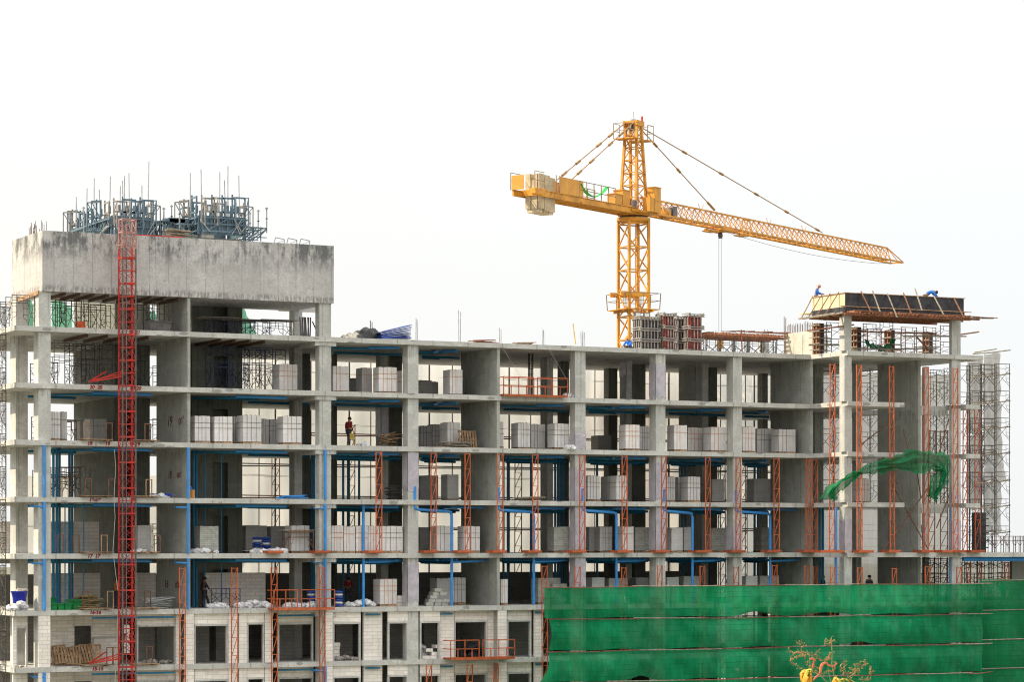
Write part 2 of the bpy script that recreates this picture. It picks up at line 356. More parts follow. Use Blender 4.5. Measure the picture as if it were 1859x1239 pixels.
# two lift cores with door openings
def core(name, L, M_, Rr, v, top, d0, d1):
    u0, u1 = U(M_, v), U(Rr, v); v1 = min(14.4, VU(L, u0)); a, b = u0 + (u1 - u0) * d0, u0 + (u1 - u0) * d1
    def f(m):
        for k in range(13, 25):
            z0 = fl(k); z1 = min(top, fl(k + 1) - .27)
            if z0 > top - .3: break
            m.box((u0, v, z0), (a, v + .3, z1)); m.box((b, v, z0), (u1, v + .3, z1))
            if z1 - z0 > 2.15: m.box((a, v, z0 + 2.1), (b, v + .3, z1))
            m.box((u0, v + .3, z0), (u0 + .3, v1, z1)); m.box((u1 - .3, v + .3, z0), (u1, v1, z1)); m.box((u0 + .3, v1 - .3, z0), (u1 - .3, v1, z1))
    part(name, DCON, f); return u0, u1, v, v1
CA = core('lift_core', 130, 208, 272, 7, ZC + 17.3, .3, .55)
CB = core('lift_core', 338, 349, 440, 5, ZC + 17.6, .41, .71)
# upstand over the left end of the roof
bu0, bu1 = U(77, 0.02), U(606, .02); bv1 = VU(22, bu0)
part('upstand', BOXC, lambda m: m.box((bu0, .02, BOXB), (bu1, bv1, BOXT)))
part('beam', CON, lambda m: m.box((U(520, 5), bv1, BOXB), (U(606, 5), 6.2, BOXB + .6)))
# roof wall on the right with starter bars
u0 = U(1475, 1.5); v1 = VU(1423, u0)
part('roof_wall', concrete('pale_new_concrete', (.5, .47, .41), 1.2, .2), lambda m: m.box((u0, 1.5, fl(21)), (u0 + .25, v1, ZC + 13.15)))
part('starter_bar', REBAR, lambda m: [m.bar((u0 + du, 1.6 + i * .19, ZC + 13.1), (u0 + du + random.uniform(-.02,.02), 1.6 + i * .19, ZC + 13.55 + random.uniform(0, .25)), .022) for i in range(int((v1 - 1.6) / .19)) for du in (.06, .2)])
part('roof_wall', CON, lambda m: m.box((U(1492, 5), 5, fl(21)), (U(1503, 5), 7, ZC + 13.2)))
part('starter_bar', REBAR, lambda m: [m.bar((U(1492, 5) + i * .12, 5.1, ZC + 13.1), (U(1492, 5) + i * .12, 5.1, ZC + 13.8), .022) for i in range(4)])
# block-work infill of the lowest storeys in view
full = [(70, 91, 0), (320, 328, .4), (336, 352, 0), (415, 432, .05), (434, 448, .1), (481, 495, .1), (589, 604, 0), (660, 694, .35), (799, 824, .35), (885, 902, .5), (904, 920, 0), (970, 986, .3), (24, 30, .6)]
lint = [(28, 50, .7, 2.15), (168, 218, 2.2, 1.5), (249, 320, .6, 2.15), (353, 414, .12, 2.15), (449, 480, .12, 2.2), (505, 569, .7, 2.15), (605, 655, .1, 2.15), (705, 741, .1, 2.15), (763, 799, .1, 2.15), (825, 885, .4, 2.15), (921, 965, .3, 2.15)]
for n in (14, 15):
    z0, z1 = fl(n), fl(n + 1) - .272
    for a, b, v in full:
        part('block_wall', BLK, lambda m: m.box((U(a, v + .03), v + .03, z0), (U(b, v + .03), v + .2, z1)))
    for a, b, v, h in lint:
        o = part('block_wall', BLK, lambda m: m.box((U(a, v + .03), v + .04, z0 + h), (U(b, v + .03), v + .2, z1)))
        part('lintel', CON, lambda m: m.box((U(a, v + .03), v + .015, z0 + h - .1), (U(b, v + .03), v + .215, z0 + h - .002)), None)
        for p in (a, b - 2.4):
            part('door_jamb', CON, lambda m: m.box((U(p, v), v + .02, z0), (U(p + 2.4, v), v + .21, z0 + h - .102)))
    for a, b, v in ((93, 135, 2.3), (167, 217, 2.3), (250, 282, 3.6), (356, 380, 3.), (392, 413, 4.), (506, 535, 4.2), (610, 640, 3.8), (706, 733, 4.2), (770, 792, 4.), (830, 880, 5.), (922, 960, 4.)):
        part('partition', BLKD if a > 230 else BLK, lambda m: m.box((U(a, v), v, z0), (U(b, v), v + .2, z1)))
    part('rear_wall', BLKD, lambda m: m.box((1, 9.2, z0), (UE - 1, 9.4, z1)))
    part('block_wall', BLK, lambda m: m.box((U(134, 2.3), 2.3, z0 + 2.1), (U(168, 2.3), 2.5, z1)))
# half-high block walls in the two storeys above
for n, a, b, v, h in ((17, 93, 180, 6., 1.75), (16, 93, 182, 6.2, 1.9), (16, 250, 283, 6.2, 1.9), (16, 372, 482, 4.5, 1.9), (17, 0, 30, 7, 1.75)):
    part('block_wall', BLK, lambda m: m.box((U(a, v), v, fl(n)), (U(b, v), v + .2, fl(n) + h)))
for n in range(11, 16):
    if n < 14: part('rear_wall', BLKD, lambda m: m.box((1, 3.2, fl(n)), (UE - 1, 3.4, fl(n + 1) - .272)))
    part('rear_wall', BLKD, lambda m: m.box((UE + .3, 2.9, fl(n)), (UW1 + 13, 3.1, fl(n + 1) - .272)))
part('rear_wall', BLKD, lambda m: m.box((.5, 14.9, fl(16)), (UE, 15.1, fl(16) + 1.75)))
ceil_late = True
part('rear_lintel', CON, lambda m: m.box((.5, 14.9, fl(17) - .62), (UE, 15.1, fl(17) - .272)))
part('rear_wall', BLKD, lambda m: m.box((2, 14.7, fl(18) + .002), (14, 14.9, fl(18) + .1)))
# blue drain pipes
def pipe(pts, r=.085, mat=PIPE, name='drain_pipe'): part(name, mat, lambda m: m.tube(pts, r, 8))
def zs(n): return fl(n) - .27
for px, v, a, b in ((80.5, .0, 19, 13), (341.5, -.02, 19, 16), (590.5, -.02, 19, 13)):
    for n in range(b, a):
        u = U(px, v)
        if n == 15: continue
        pipe([(u, v, fl(n) + .0), (u, v, zs(n + 1))], .085)
        if n < 18: pipe([(u, v + .02, zs(n + 1) - .25), (u - .55, v + .3, zs(n + 1) - .22), (u - .6, v + .6, zs(n + 1) - .18)], .055)
for px, w in ((659.7, 0), (820, 67), (969, 64), (1119, 62), (1257, 52), (1398, 62)):
    v = .42; u = U(px, v)
    if w:
        ul = U(px - w, v - .3)
        pipe([(ul, v - .3, fl(18) + .75), (ul, v - .3, zs(18) + .02)], .085)
        pipe([(ul, v - .3, zs(18) - .02), (ul + .02, v - .3, zs(18) - .2), (ul + .15, v - .25, zs(18) - .27), (u - .25, v, zs(18) - .36), (u - .05, v, zs(18) - .42), (u, v, zs(18) - .6), (u, v, fl(17))], .085)
    else: pipe([(u, v, zs(18)), (u, v, fl(17))], .085)
    pipe([(u, v, zs(17)), (u, v, fl(16))], .085)
    pipe([(u, v + .02, zs(17) - .25), (u + 1.6, v + .1, zs(17) - .2), (u + 2.7, v + .8, zs(17) - .12)], .06)
    pipe([(u, v + .1, zs(18) - .14), (u + 2.4, v + .7, zs(18) - .12)], .06)
for px in (1517.5, 1726): pipe([(U(px, -3.7), -3.7, fl(18) - .3), (U(px, -3.7), -3.7, zs(17) + .3)], .085); pipe([(U(px, -3.7), -3.7, zs(17)), (U(px, -3.7), -3.7, fl(16))], .085)
for px, v in ((97, 3.4), (103, 3.4), (108, 3.6), (126, 4.4), (131, 4.6), (118, 5), (352, 3.2), (357, 3.6), (575, 4.), (580, 4.6), (570, 5.), (566, 6.), (623, 7), (632, 7.4), (652, 7.), (1008, 6.5), (1013, 6.5), (1018, 7), (1024, 7.5), (914, 6), (922, 6.4), (964, 6), (1084, 6.), (1238, 8), (1244, 8.), (1370, 7.), (1376, 7.4), (1488, 1.), (1494, 1.2), (372, 3), (402, 3.2), (118, 2), (152, 2.4)):
    thin = px in (372, 402, 118, 152)
    for n in ((16, 17, 18) if px not in (1488, 1494) else (16, 17)):
        if thin and n == 18 and px < 200: continue
        pipe([(U(px, v), v, fl(n)), (U(px, v), v, zs(n + 1))], .035 if thin else .075, PIPE2)
def ceil(n, pa, va, pb, vb, d=.12, r=.07, mat=PIPE2):
    pipe([(U(pa, va), va, zs(n) - d), (U(pb, vb), vb, zs(n) - d - .04)], r, mat, 'ceiling_pipe')
for n in (21, 20, 19, 18, 17):
    for i, (a, b) in enumerate(((603, 730), (762, 836), (762, 800), (910, 1030), (1064, 1120), (1065, 1178), (1210, 1318), (1348, 1398))):
        if n == 21 and i > 2: continue
        v = 1.6 + (i * 37 % 5) * .4
        ceil(n, a, v + 1.2, (a + b) / 2 + 8, v + .4); ceil(n, (a + b) / 2 + 4, v + .3, b - 6, v - .9, .1, .08, PIPE)
        ceil(n, a + 4, v + 3.5, b - 2, v + 3.1, .2); 
        if n < 20: ceil(n, a + 8, v + 6, b - 9, v + 5.8, .25); ceil(n, a + 2, v + 2.2, b - 20, v + 2.3, .3, .06)
    if n < 21:
        ceil(n, 92, 4, 170, 1.2); ceil(n, 168, 1.1, 275, .9, .1, .08, PIPE); ceil(n, 150, 3, 215, 2.2); ceil(n, 50, 6, 138, 5.5)
        ceil(n, 350, 3.4, 430, 1.2); ceil(n, 428, 1.1, 520, .7, .1, .08, PIPE); ceil(n, 400, 3, 470, 2.4); ceil(n, 450, 6.2, 560, 6)
ceil(17, 1748, -3.6, 1875, -3.6, .12, .13, PIPE)
for a_, b_ in ((168, 316), (505, 569), (606, 640), (664, 690), (800, 822), (972, 985)):
    pipe([(U(a_, .25), .25, zs(16) - .16), (U(b_, .2), .2, zs(16) - .16)], .05, PIPE2, 'ceiling_pipe'); pipe([(U(a_, .25), .25, zs(15) - .16), (U(b_, .2), .2, zs(15) - .16)], .05, PIPE2, 'ceiling_pipe')
# plastic film left on some columns
def film(key, n, a, b):
    u0, u1, v0, v1 = CL[key]; z0 = fl(n) + 2.73 * a; z1 = fl(n) + 2.73 * b
    def f(m):
        for j, (p, q) in enumerate((((u0, v1), (u0, v0)), ((u0, v0), (u1, v0)), ((u1, v0), (u1, v1)))):
            dx = (-.03, 0, .03)[j]; dy = (0, -.03, 0)[j]
            m.grid(lambda s, w: (p[0] + (q[0]-p[0]) * s + dx + random.uniform(-.012, .012), p[1] + (q[1]-p[1]) * s + dy + random.uniform(-.012, .012), z0 + (z1 - z0) * w + (random.uniform(-.12, .12) if w in (0, 1) else 0)), 5, 8)
    part('plastic_wrap', FILM, f)
for a in (('c9', 20, .05, .78), ('c8', 20, .65, 1), ('c7', 19, .0, .38), ('c5', 18, .2, .98), ('c7', 18, .0, .7), ('c9', 18, .05, .85), ('c7', 17, .1, .98), ('c9', 17, 0, .95), ('c11', 17, .05, .62), ('c7', 16, .2, .98), ('c5', 16, .1, .9), ('w1', 17, .05, .72), ('w3', 17, .1, .7), ('w3', 18, .0, .2), ('c4', 19, .3, .95)): film(*a)
# storey numbers sprayed on slab edges and walls
def text(body, loc, rot, size, mat):
    c = bpy.data.curves.new('painted_number', 'FONT'); c.body = body; c.size = size; c.extrude = .002; c.offset = .014; c.align_x = 'CENTER'; c.align_y = 'CENTER'; c.shear = .15
    o = bpy.data.objects.new('painted_number', c); COL.objects.link(o); bpy.context.view_layer.update()
    me = bpy.data.meshes.new_from_object(o.evaluated_get(bpy.context.evaluated_depsgraph_get())); bpy.data.objects.remove(o); bpy.data.curves.remove(c)
    me.materials.clear(); me.materials.append(mat); o = bpy.data.objects.new('painted_number', me); COL.objects.link(o); o.location = loc; o.rotation_euler = rot; o.parent = B
for n, l in ((21, ((244, '21-21'),)), (20, ((174, '20  20'), (246, '20-20'))), (19, ((163, '19'), (195, '19'), (244, '19 19'))), (18, ((172, '18-18'), (240, '18'))), (17, ((170, '17  17'),)), (16, ((173, '16-16'),)), (15, ((177, '15-15'),))):
    for px, s in l: text(s, (U(px, -.006), -.006, fl(n) - .14), (R_(90), 0, 0), .27, INK)
wu = CL['W1'][0] - .004
for n, px, s, k in ((19, 308, '19', .75), (19, 328, '๑๙', .75), (18, 308, '18', .6), (18, 325, '๑๘', .6), (16, 302, '16', .6), (16, 321, '๑๖', .62)):
    text(s, (wu, VU(px, wu), fl(n) + (1.25 if n == 19 else 1.3)), (R_(90), 0, R_(-90)), k, INKB)

# ================================================================== things in and on the building
# ------------------------------------------------------------------ stacks of building blocks on pallets
def stack_proto(mat, strap, seed, h):
    rn = random.Random(seed)
    r = empty('block_stack'); nz = max(1, round(h / .2)); m = MB(); nx = 5
    for i in range(nx):
        dz = rn.uniform(-.012, .012)
        for k in range(nz):
            if h < 1.2 and k >= nz - 2 and rn.random() < .35: continue
            for j in range(2):
                x0 = -.5 + i / nx; jx = rn.uniform(-.001, .001); jy = rn.uniform(-.006, .003)
                m.box((x0 + .001 + jx, -.45 + j * .45 + .002 + jy, .13 + k * h / nz + .001), (x0 + 1 / nx - .001 + jx, j * .45 - .002 + jy, .13 + (k + 1) * h / nz - .001 + (dz if k == nz - 1 else 0)))
    m.build('blocks', mat, r)
    m = MB()
    for y in (-.42, 0, .42): m.box((-.5, y - .05, 0), (.5, y + .05, .09))
    for x in range(6): m.box((-.5 + x * .18, -.46, .091), (-.5 + x * .18 + .12, .46, .122))
    m.build('pallet', WOOD, r)
    if strap:
        for x in (-.27, -.05, .22)[:2 + seed % 2]:
            m = MB(); e = .018; a = x + rn.uniform(-.03, .03)
            for p, q in (((-.45-e, .13), (-.45-e, .13+h+.01)), ((-.45-e, .13+h+.016), (.45+e, .13+h+.016)), ((.45+e, .13), (.45+e, .13+h+.01))):
                m.bar((a, p[0], p[1]), (a + rn.uniform(-.015, .015), q[0], q[1]), .016, .012, (1,0,0))
            m.build('strap', strap, r)
        for z in ((h * .82, h * .62) if seed % 2 else (h * .8,)):
            m = MB(); e = .02
            for p, q in (((-.5-e, -.45-e), (.5+e, -.45-e)), ((.5+e, -.45-e), (.5+e, .45+e)), ((.5+e, .45+e), (-.5-e, .45+e)), ((-.5-e, .45+e), (-.5-e, -.45-e))):
                m.bar((*p, z), (*q, z + rn.uniform(-.02, .02)), .012, .016)
            m.build('strap', strap, r)
    return r
PAL = {20: [(507,540,1.8,'o'),(606,634,1.4,'o'),(636,657,9,'u'),(658,676,2.6,'o'),(689,721,.9,'o'),(722,731,3.5,'o'),(762,784,9,'u'),(786,796,10,'u'),(817,840,1.6,'o')],
 19: [(91,110,.8,'d'),(112,122,1.4,'d'),(146,160,7.6,'u'),(163,193,6.5,'d'),(354,382,.6,'d'),(391,423,.6,'d'),(424,440,2.2,'d'),(441,475,.45,'d'),(476,488,2.5,'d'),(490,513,3.4,'d'),(514.6,548,.6,'d'),(764,786,6.5,'d'),(787,807,6.3,'d'),(812,836,1.6,'d'),(907,915,.8,'d'),(941,963,1.2,'d'),(965,990,2.2,'d'),(1007,1033,.7,'d'),(1086,1110,11,'u'),(1137,1162,.6,'o'),(1163,1180,2,'d'),(1225,1248,.7,'o'),(1250,1276,2.2,'o'),(1291,1319,.7,'o'),(1349,1372,.9,'o'),(1375,1404,2.6,'d'),(1415,1445,1,'d')],
 18: [(764,796,7,'u'),(813,833,3,'u'),(1068,1090,1.2,'d'),(1104,1119,2.4,'d'),(1120,1140,1.,'d'),(1210,1226,1.5,'d'),(1231,1249,2.4,'d'),(1250,1272,.8,'d'),(1294,1316,4,'u'),(1369,1400,5,'u'),(1562,1580,.2,'o')],
 17: [(251,276,2,'u'),(363,397,.8,'g'),(447,485,5.5,'u'),(492,518,5.5,'u'),(529,562,1.2,'d'),(603,624,.5,'o'),(625,645,.5,'o'),(647,668,.5,'o'),(669,689,.55,'o'),(692,731,.5,'d'),(763,779,5,'u'),(794,824,1.,'d'),(843,872,.8,'d'),(1007,1035,1.,'g'),(1071,1088,3,'u'),(1090,1112,2.2,'d'),(1130,1151,1.,'d'),(1153,1181,1.6,'g'),(1219,1240,1.,'u'),(1242,1258,2.,'u'),(1292,1319,2,'g'),(1382,1415,4,'g'),(1417,1450,4,'g')],
 16: [(690,721,.7,'o'),(793,819,2.5,'u'),(820,846,2.5,'d'),(910,922,.6,'o'),(977,1018,1.5,'g'),(1076,1098,2,'u'),(1107,1140,2.,'g'),(1156,1178,4.,'u'),(1212,1233,1.5,'u'),(1241,1270,2.,'g'),(1355,1376,1.,'u'),(1381,1415,1.5,'g')]}
PP = {}
LOOK = {'o': 'pale block stack bound with orange straps', 'd': 'pale block stack bound with dark straps', 'u': 'unstrapped pale block stack', 'g': 'grey patterned stack of small concrete blocks'}
for n, L in PAL.items():
    L = sorted(L)
    for i, (a, b, v, k) in enumerate(L):
        key = (k, i % 5)
        if key not in PP:
            PP[key] = stack_proto({'g': STKG, 'u': STKP}.get(k, STK), {'o': STRO, 'd': STRD}.get(k), i % 5 + 1, 1.4); o = PP[key]
        else: o = copy_tree(PP[key])
        u0, u1 = U(a, v), U(b, v); w = u1 - u0
        dep = 'near the slab edge' if v < 1.9 else 'set back in the shade'
        o.location = ((u0 + u1) / 2, v + .48, fl(n) + .004); o.scale = (w, 1 if v > 1 else .95, random.choice((.97, 1., 1.03, .99)) if v < 8 else .88)
        o.rotation_euler.z = R_(random.uniform(-3, 3))
        tag(o, f'{LOOK[k]} on the {STO[n]}, {ORD[i]} stack from left', 'block stack', 'block stacks waiting on the open floors')
# low and broken stacks
def loose_blocks(px, n, v, w, d, h, label, mat=BLK, name='block_pile'):
    m = MB(); rn = random.Random(px)
    for k in range(int(h / .2)):
        x = -w / 2 + (k * w * .1 if px % 2 else 0)
        while x < w / 2 - .1:
            if rn.random() < .9 - .25 * (k * .2 / h):
                m.bar((x, rn.uniform(-.05, .05), k * .2 + .1), (x + .42, rn.uniform(-.05, .05), k * .2 + .1), d, .19)
            x += .45
    o = m.build(name, mat, None, loc=(U(px, v), v + d / 2, fl(n) + .004)); return tag(o, label, 'block pile')
loose_blocks(793, 16, .5, 1.2, .5, 1.0, 'stepped pile of loose grey blocks beside a blue pipe on the fifth storey down', STKG)
loose_blocks(726, 16, .9, .4, .5, .7, 'short half-used pile of blocks beside the fifth front column')
loose_blocks(1005, 16, 1.1, 1.2, .5, 1.35, 'ragged grey block pile just above the left end of the green net', STKG)
loose_blocks(783, 15, .4, 1., .5, .9, 'broken white block pile inside a doorway of the block-walled storey')
loose_blocks(612, 15, 1., .5, .4, 1.2, 'narrow leaning block pile in the dim doorway beside rubble')

# ------------------------------------------------------------------ orange ladder masts, trays and work platforms
MP = {}
def ladder(px, v, z0, z1, label, w=.33, grp='orange lattice masts along the facade', mat=ORG):
    h = round(z1 - z0, 2); key = (h, w, mat.name)
    if key not in MP:
        r = empty('lattice_mast'); nseg = max(2, round(h / .95)); s = h / nseg
        for x in (-w / 2, w / 2):
            m = MB(); m.bar((x, 0, 0), (x, 0, h), .048); m.build('chord', mat, r)
        m = MB()
        for i in range(nseg + 1):
            z = min(max(i * s, .03), h - .06); m.bar((-w/2 + .028, 0, z), (w/2 - .028, 0, z), .034)
            if i < nseg: m.bar((-w/2 + .03, 0, z + .03), (w/2 - .03, 0, (i + 1) * s - .03), .032)
        m.build('lacing', mat, r); MP[key] = r; o = r
    else: o = copy_tree(MP[key])
    o.location = (U(px, v), v, z0); o.rotation_euler = (R_(random.uniform(-.25, .25)), R_(random.uniform(-.3, .3)), R_(random.uniform(-12, 12)))
    return tag(o, label, 'lattice mast', grp)
for i, px in enumerate((688, 787, 849, 908, 972, 1057, 1134, 1205, 1285, 1340, 1410, 1467, 1479)):
    ladder(px, -.35, fl(17) + .16, fl(19) - .32, f'tall orange lattice mast crossing the third and fourth storeys down, {ORD[i]} from the left', .34)
for i, px in enumerate((1510, 1561, 1620, 1681, 1735)):
    ladder(px, -4.45, fl(17) + .16, fl(17) + 11.15, f'very tall orange lattice mast before the right-hand tower, {ORD[i]} from left', .34)
for i, px in enumerate((333, 425.5, 500.5, 587)):
    ladder(px, -.4, fl(11), fl(17) - .75, f'orange lattice mast before the block-walled storeys, {ORD[i]} from left', .33)
for i, px in enumerate((990, 1046, 1130, 1197, 1276, 1337, 1406, 1464, 1480, 1511, 1562, 1624, 1686, 1742)):
    v = -.4 if px < 1500 else -4.5
    ladder(px, v, fl(11), fl(17) - (.72 if px < 1500 else .8) - (i % 3) * .05, f'orange lattice mast sticking up behind the green net, {ORD[i]} from left', .32)
for i, px in enumerate((779, 851, 901)): ladder(px, -.4, fl(11), fl(15) - .3, f'short-topped orange lattice mast under the sixth slab down, {ORD[i]} of three', .33)
for i, px in enumerate((1758, 1778, 1830)): ladder(px, -2.5, fl(12), fl(17) - .6, f'orange lattice mast under the low right-hand slab, {ORD[i]} of three', .33)
for i, px in enumerate((1752, 1775)): ladder(px, -1.2, fl(17) + .01, fl(20), f'rust-orange lattice mast beside the grey-netted scaffold, {ORD[i]} of two', .36)
# rear masts seen through the open floors
for i, px in enumerate((500, 636, 940, 1312, 1350, 1690, 1714)):
    ladder(px, 15.6 if px < 1500 else 6, fl(14), fl(19) + 1.9, f'dim orange lattice mast behind the open floors, {ORD[i]} from the left', .5, 'lattice masts behind the building', SCFR)
TR = None
for i, px in enumerate((496, 581, 676, 777, 838, 901, 965, 1045, 1128, 1198, 1272, 1334, 1400, 1467, 1497, 1515, 1566, 1618, 1677, 1714, 1735, 1768)):
    if TR is None:
        m = MB(); m.box((-.42, -.4, 0), (.42, .5, .03)); m.box((-.42, -.42, .031), (.42, -.38, .15)); m.box((-.42, .46, .031), (.42, .5, .15)); m.box((-.46, -.42, .0), (-.42, .5, .15)); m.box((.42, -.42, 0), (.46, .5, .15))
        TR = m.build('steel_tray', ORG); o = TR
    else: o = TR.copy(); COL.objects.link(o)
    v = -.05 if px < 1497 else -4.1
    o.location = (U(px, v), v, fl(17) + .004); o.rotation_euler.z = R_(random.uniform(-4, 4)); o.scale.x = random.uniform(.9, 1.15)
    tag(o, f'shallow orange steel tray on the fourth slab edge, {ORD[i]} from the left', 'steel tray', 'orange trays at the foot of the masts')
def platform(pa, pb, n, v, label, split=.5, dz=.03):
    u0, u1 = U(pa, v), U(pb, v); L = u1 - u0; r = empty('work_platform', (u0, v, fl(n) + dz), 0, label, 'work platform', 'orange railed work platforms')
    m = MB(); m.box((0, 0, 0), (L, .95, .06)); m.bar((0, -.02, .0), (L, -.02, .0), .05, .12); m.bar((0, .97, 0), (L, .97, 0), .05, .12); m.build('deck', ORG, r)
    for a, b, y in ((0, L * split - .12, -.02), (L * split + .12, L, -.02)) + (((.5, L - .5, .97),) if n == 20 else ()):
        m = MB(); k = 4
        for i in range(k + 1):
            x = a + (b - a) * i / k
            if i in (0, 2, k) or y < 0: m.bar((x, y, .06), (x, y, 1.05 if i % 2 == 0 else .56), .045)
        for z in (.56, 1.05): m.bar((a, y, z), (b, y, z), .045)
        m.build('railing', ORG, r)
    for x in (0, L):
        m = MB(); m.bar((x, 0, 1.03), (x, .95, 1.03), .045); m.bar((x, 0, .56), (x, .95, .56), .045); m.build('end_rail', ORG, r)
platform(914, 1030, 20, -.35, 'orange railed work platform on the top storey beside a bundle of pipes')
platform(497, 607, 16, -.9, 'orange railed work platform hanging at the slab above the block walls', .42, -.05)
platform(818, 934, 15, -.9, 'orange railed work platform before the lowest doorways near the green net', .47, .03)
for i, (px, n, px2) in enumerate(((907, 21, 948), (992, 21, 1030))):
    m = MB(); m.tube([(U(px, -.05), -.05, fl(n)), (U(px2, .2), .2, fl(n - 1) + 1.0)], .007, 5)
    tag(m.build('guy_rope', ROPE), f'thin slanting rope from the roof edge to the top-storey platform, {ORD[i]} of two', 'rope')

# ------------------------------------------------------------------ red hoist mast
hv = -1.15; HT = ZC + 17.35; hu0, hu1 = U(222.5, hv), U(246.5, hv); hw = hu1 - hu0
hr = empty('hoist_mast', (hu0, hv, 0), 0, 'tall red lattice hoist mast standing in front of the facade', 'hoist mast')
for i, (x, y) in enumerate(((0, 0), (hw, 0), (0, .62), (hw, .62), (.2, -.03))):
    m = MB(); m.bar((x, y, 0), (x, y, HT - 1.6), .065 if i < 4 else .05); m.build('chord' if i < 4 else 'rack', DGR if i in (0, 4, 1) else RED, hr)
    m = MB(); m.bar((x, y, HT - 1.598), (x, y, HT - (0 if i < 4 else .3)), .072); m.build('chord_end', REDW, hr)
sg = .68; N = int(HT / sg)
for nm, a, b, mt in (('lacing', 0, N - 2, RED), ('top_lacing', N - 2, N, REDW)):
    m = MB()
    for i in range(a, b + (nm != 'lacing')):
        z = HT - .05 - (N - i) * sg
        for p, q in (((0,0),(hw,0)), ((hw,0),(hw,.62)), ((hw,.62),(0,.62)), ((0,.62),(0,0))):
            m.bar((*p, z), (*q, z), .045, .085 if i % 2 else .045)
            if i < N:
                m.bar((*p, z + .04), (*q, z + sg - .04), .022)
                if p == (0, 0) or p == (hw, .62): m.bar((*q, z + .04), (*p, z + sg - .04), .022)
    m.build(nm, mt, hr)
for n in (20, 15):
    m = MB()
    for dx, dy, dz in ((-1.1, 1.4, .1), (-1.25, 1.35, .2), (-.8, 1.5, .35), (-1.4, 1.3, .05)): m.bar((.05, .3, fl(n) + .35 + dz), (dx, dy, fl(n) + .12 + dz * .6), .055)
    m.bar((-1.45, 1.3, fl(n) + .15), (-.4, 1.5, fl(n) + .75), .06); m.build('tie_brace', RED, hr)
m = MB(); m.box((.3, .64, fl(15) + .7), (.62, .66, fl(15) + 2.2)); bd = m.build('number_board', simple('white_board', (.7, .66, .62)), hr)
c = text('15', (hu0 + .46, hv + .63, fl(15) + 1.45), (R_(90), 0, 0), .75, INK) if True else None
pn = [o for o in bpy.data.objects if o.name.startswith('painted_number')][-1]; pn.parent = bd; pn.location = (.46, .632, fl(15) + 1.45)
m = MB(); cp = [(208, 817), (210, 850), (207, 905), (209, 940), (205, 1000), (211, 1050), (216, 1085), (213, 1140), (209, 1239), (211, 1330)]
m.tube([at(a, b, -.3) for a, b in cp], .016, 5); tag(m.build('hanging_cable', ROPE), 'thin white cable hanging loosely beside the red hoist mast', 'cable')

# ------------------------------------------------------------------ scaffolding
SP = {}
def frame_mb(m, w, h, y, r=.034):
    for x in (-w/2, w/2): m.bar((x, y, 0), (x, y, h), r)
    m.bar((-w/2, y, h - .03), (w/2, y, h - .03), r)
    q = w/2 - .27
    if q > .1:
        m.bar((-q, y, h - .32), (q, y, h - .32), r * .8)
        for s in (-1, 1):
            m.tube([(s*q, y, h - .04), (s*q, y, .75), (s*(q+.06), y, .55), (s*w/2, y, .45)], r * .42, 4)
            for z in (.75, 1.1, 1.4):
                if z < h - .2: m.bar((s*q, y, z), (s*w/2, y, z), r * .75)
def tower(loc, hs, w=1.2, d=1.6, rz=0., mat=None, label='', grp='scaffold towers', cat='scaffold', plank=None, name='scaffold_tower', braces=True):
    mat = mat or SCF; key = (tuple(hs), w, d, mat.name, plank, braces)
    if key not in SP:
        r = empty(name); z = 0
        for h in hs:
            for y in (-d/2, d/2):
                m = MB(); frame_mb(m, w, h - .02, y); o = m.build('frame', mat, r); o.location.z = z
            if braces:
                for s in (-1, 1):
                    m = MB(); x = s * w / 2
                    m.bar((x, -d/2, z + .25), (x, d/2, z + h - .35), .02); m.bar((x + .01, d/2, z + .25), (x + .01, -d/2, z + h - .35), .02); m.build('cross_brace', mat, r)
            z += h
        if plank:
            m = MB()
            for y in (-d/3, 0, d/3): m.box((-w/2 - plank, y - .12, z + .01), (w/2 + plank, y + .12, z + .055))
            m.build('planks', WOODG, r)
        SP[key] = r; o = r
    else: o = copy_tree(SP[key])
    o.location = loc; o.rotation_euler.z = R_(rz); return tag(o, label, cat, grp)
def shore(pxs, n, v0, v1, hs, lab, grp, mat=None, w=1.2, d=1.5, rz=0, plank=None):
    for i, px in enumerate(pxs):
        v = v0 + (v1 - v0) * ((i * 5) % 7) / 6
        tower((U(px, v), v + d / 2, fl(n) + .003), hs, w, d, rz + (i % 3 - 1) * 4, mat, f'{lab}, {ORD[i]} from left', grp, plank=plank)
shore((44, 100, 118, 142, 172, 200, 262, 296, 322), 21, .8, 4.6, (1.72,), 'dark shoring frame under the raised concrete upstand', 'shoring frames under the upstand')
shore((120, 152, 184, 214, 252), 20, 2.2, 4.6, (1.7, .8), 'shoring frame under the roof slab left of the wall', 'shoring frames on the top storey left')
shore((408, 432, 455, 478, 500), 20, 3., 4.2, (1.7, .85), 'bluish shoring frame under the roof slab right of the wall', 'shoring frames on the top storey middle', SCFB)
shore((405, 445, 470, 512), 21, 3, 4.5, (1.1,), 'low frame scaffold on the roof deck behind the upstand end', 'frames on the roof deck', SCFB, plank=.5)
for i, (px, n) in enumerate(((120, 19), (118, 18), (550, 17))):
    tower((U(px, 4 if px < 500 else -.05) if px < 500 else U(546, .5), 4.5 if px < 500 else .9, fl(n)), (1.25,), 1.5 if px > 500 else 1.2, .8, 3, SCFR, ('low trestle scaffold beside the strapped blocks on the second storey down', 'low trestle scaffold on the third storey down at the left', 'low plank-topped trestle before a strapped block stack')[i], None, plank=.35, name='trestle_scaffold')
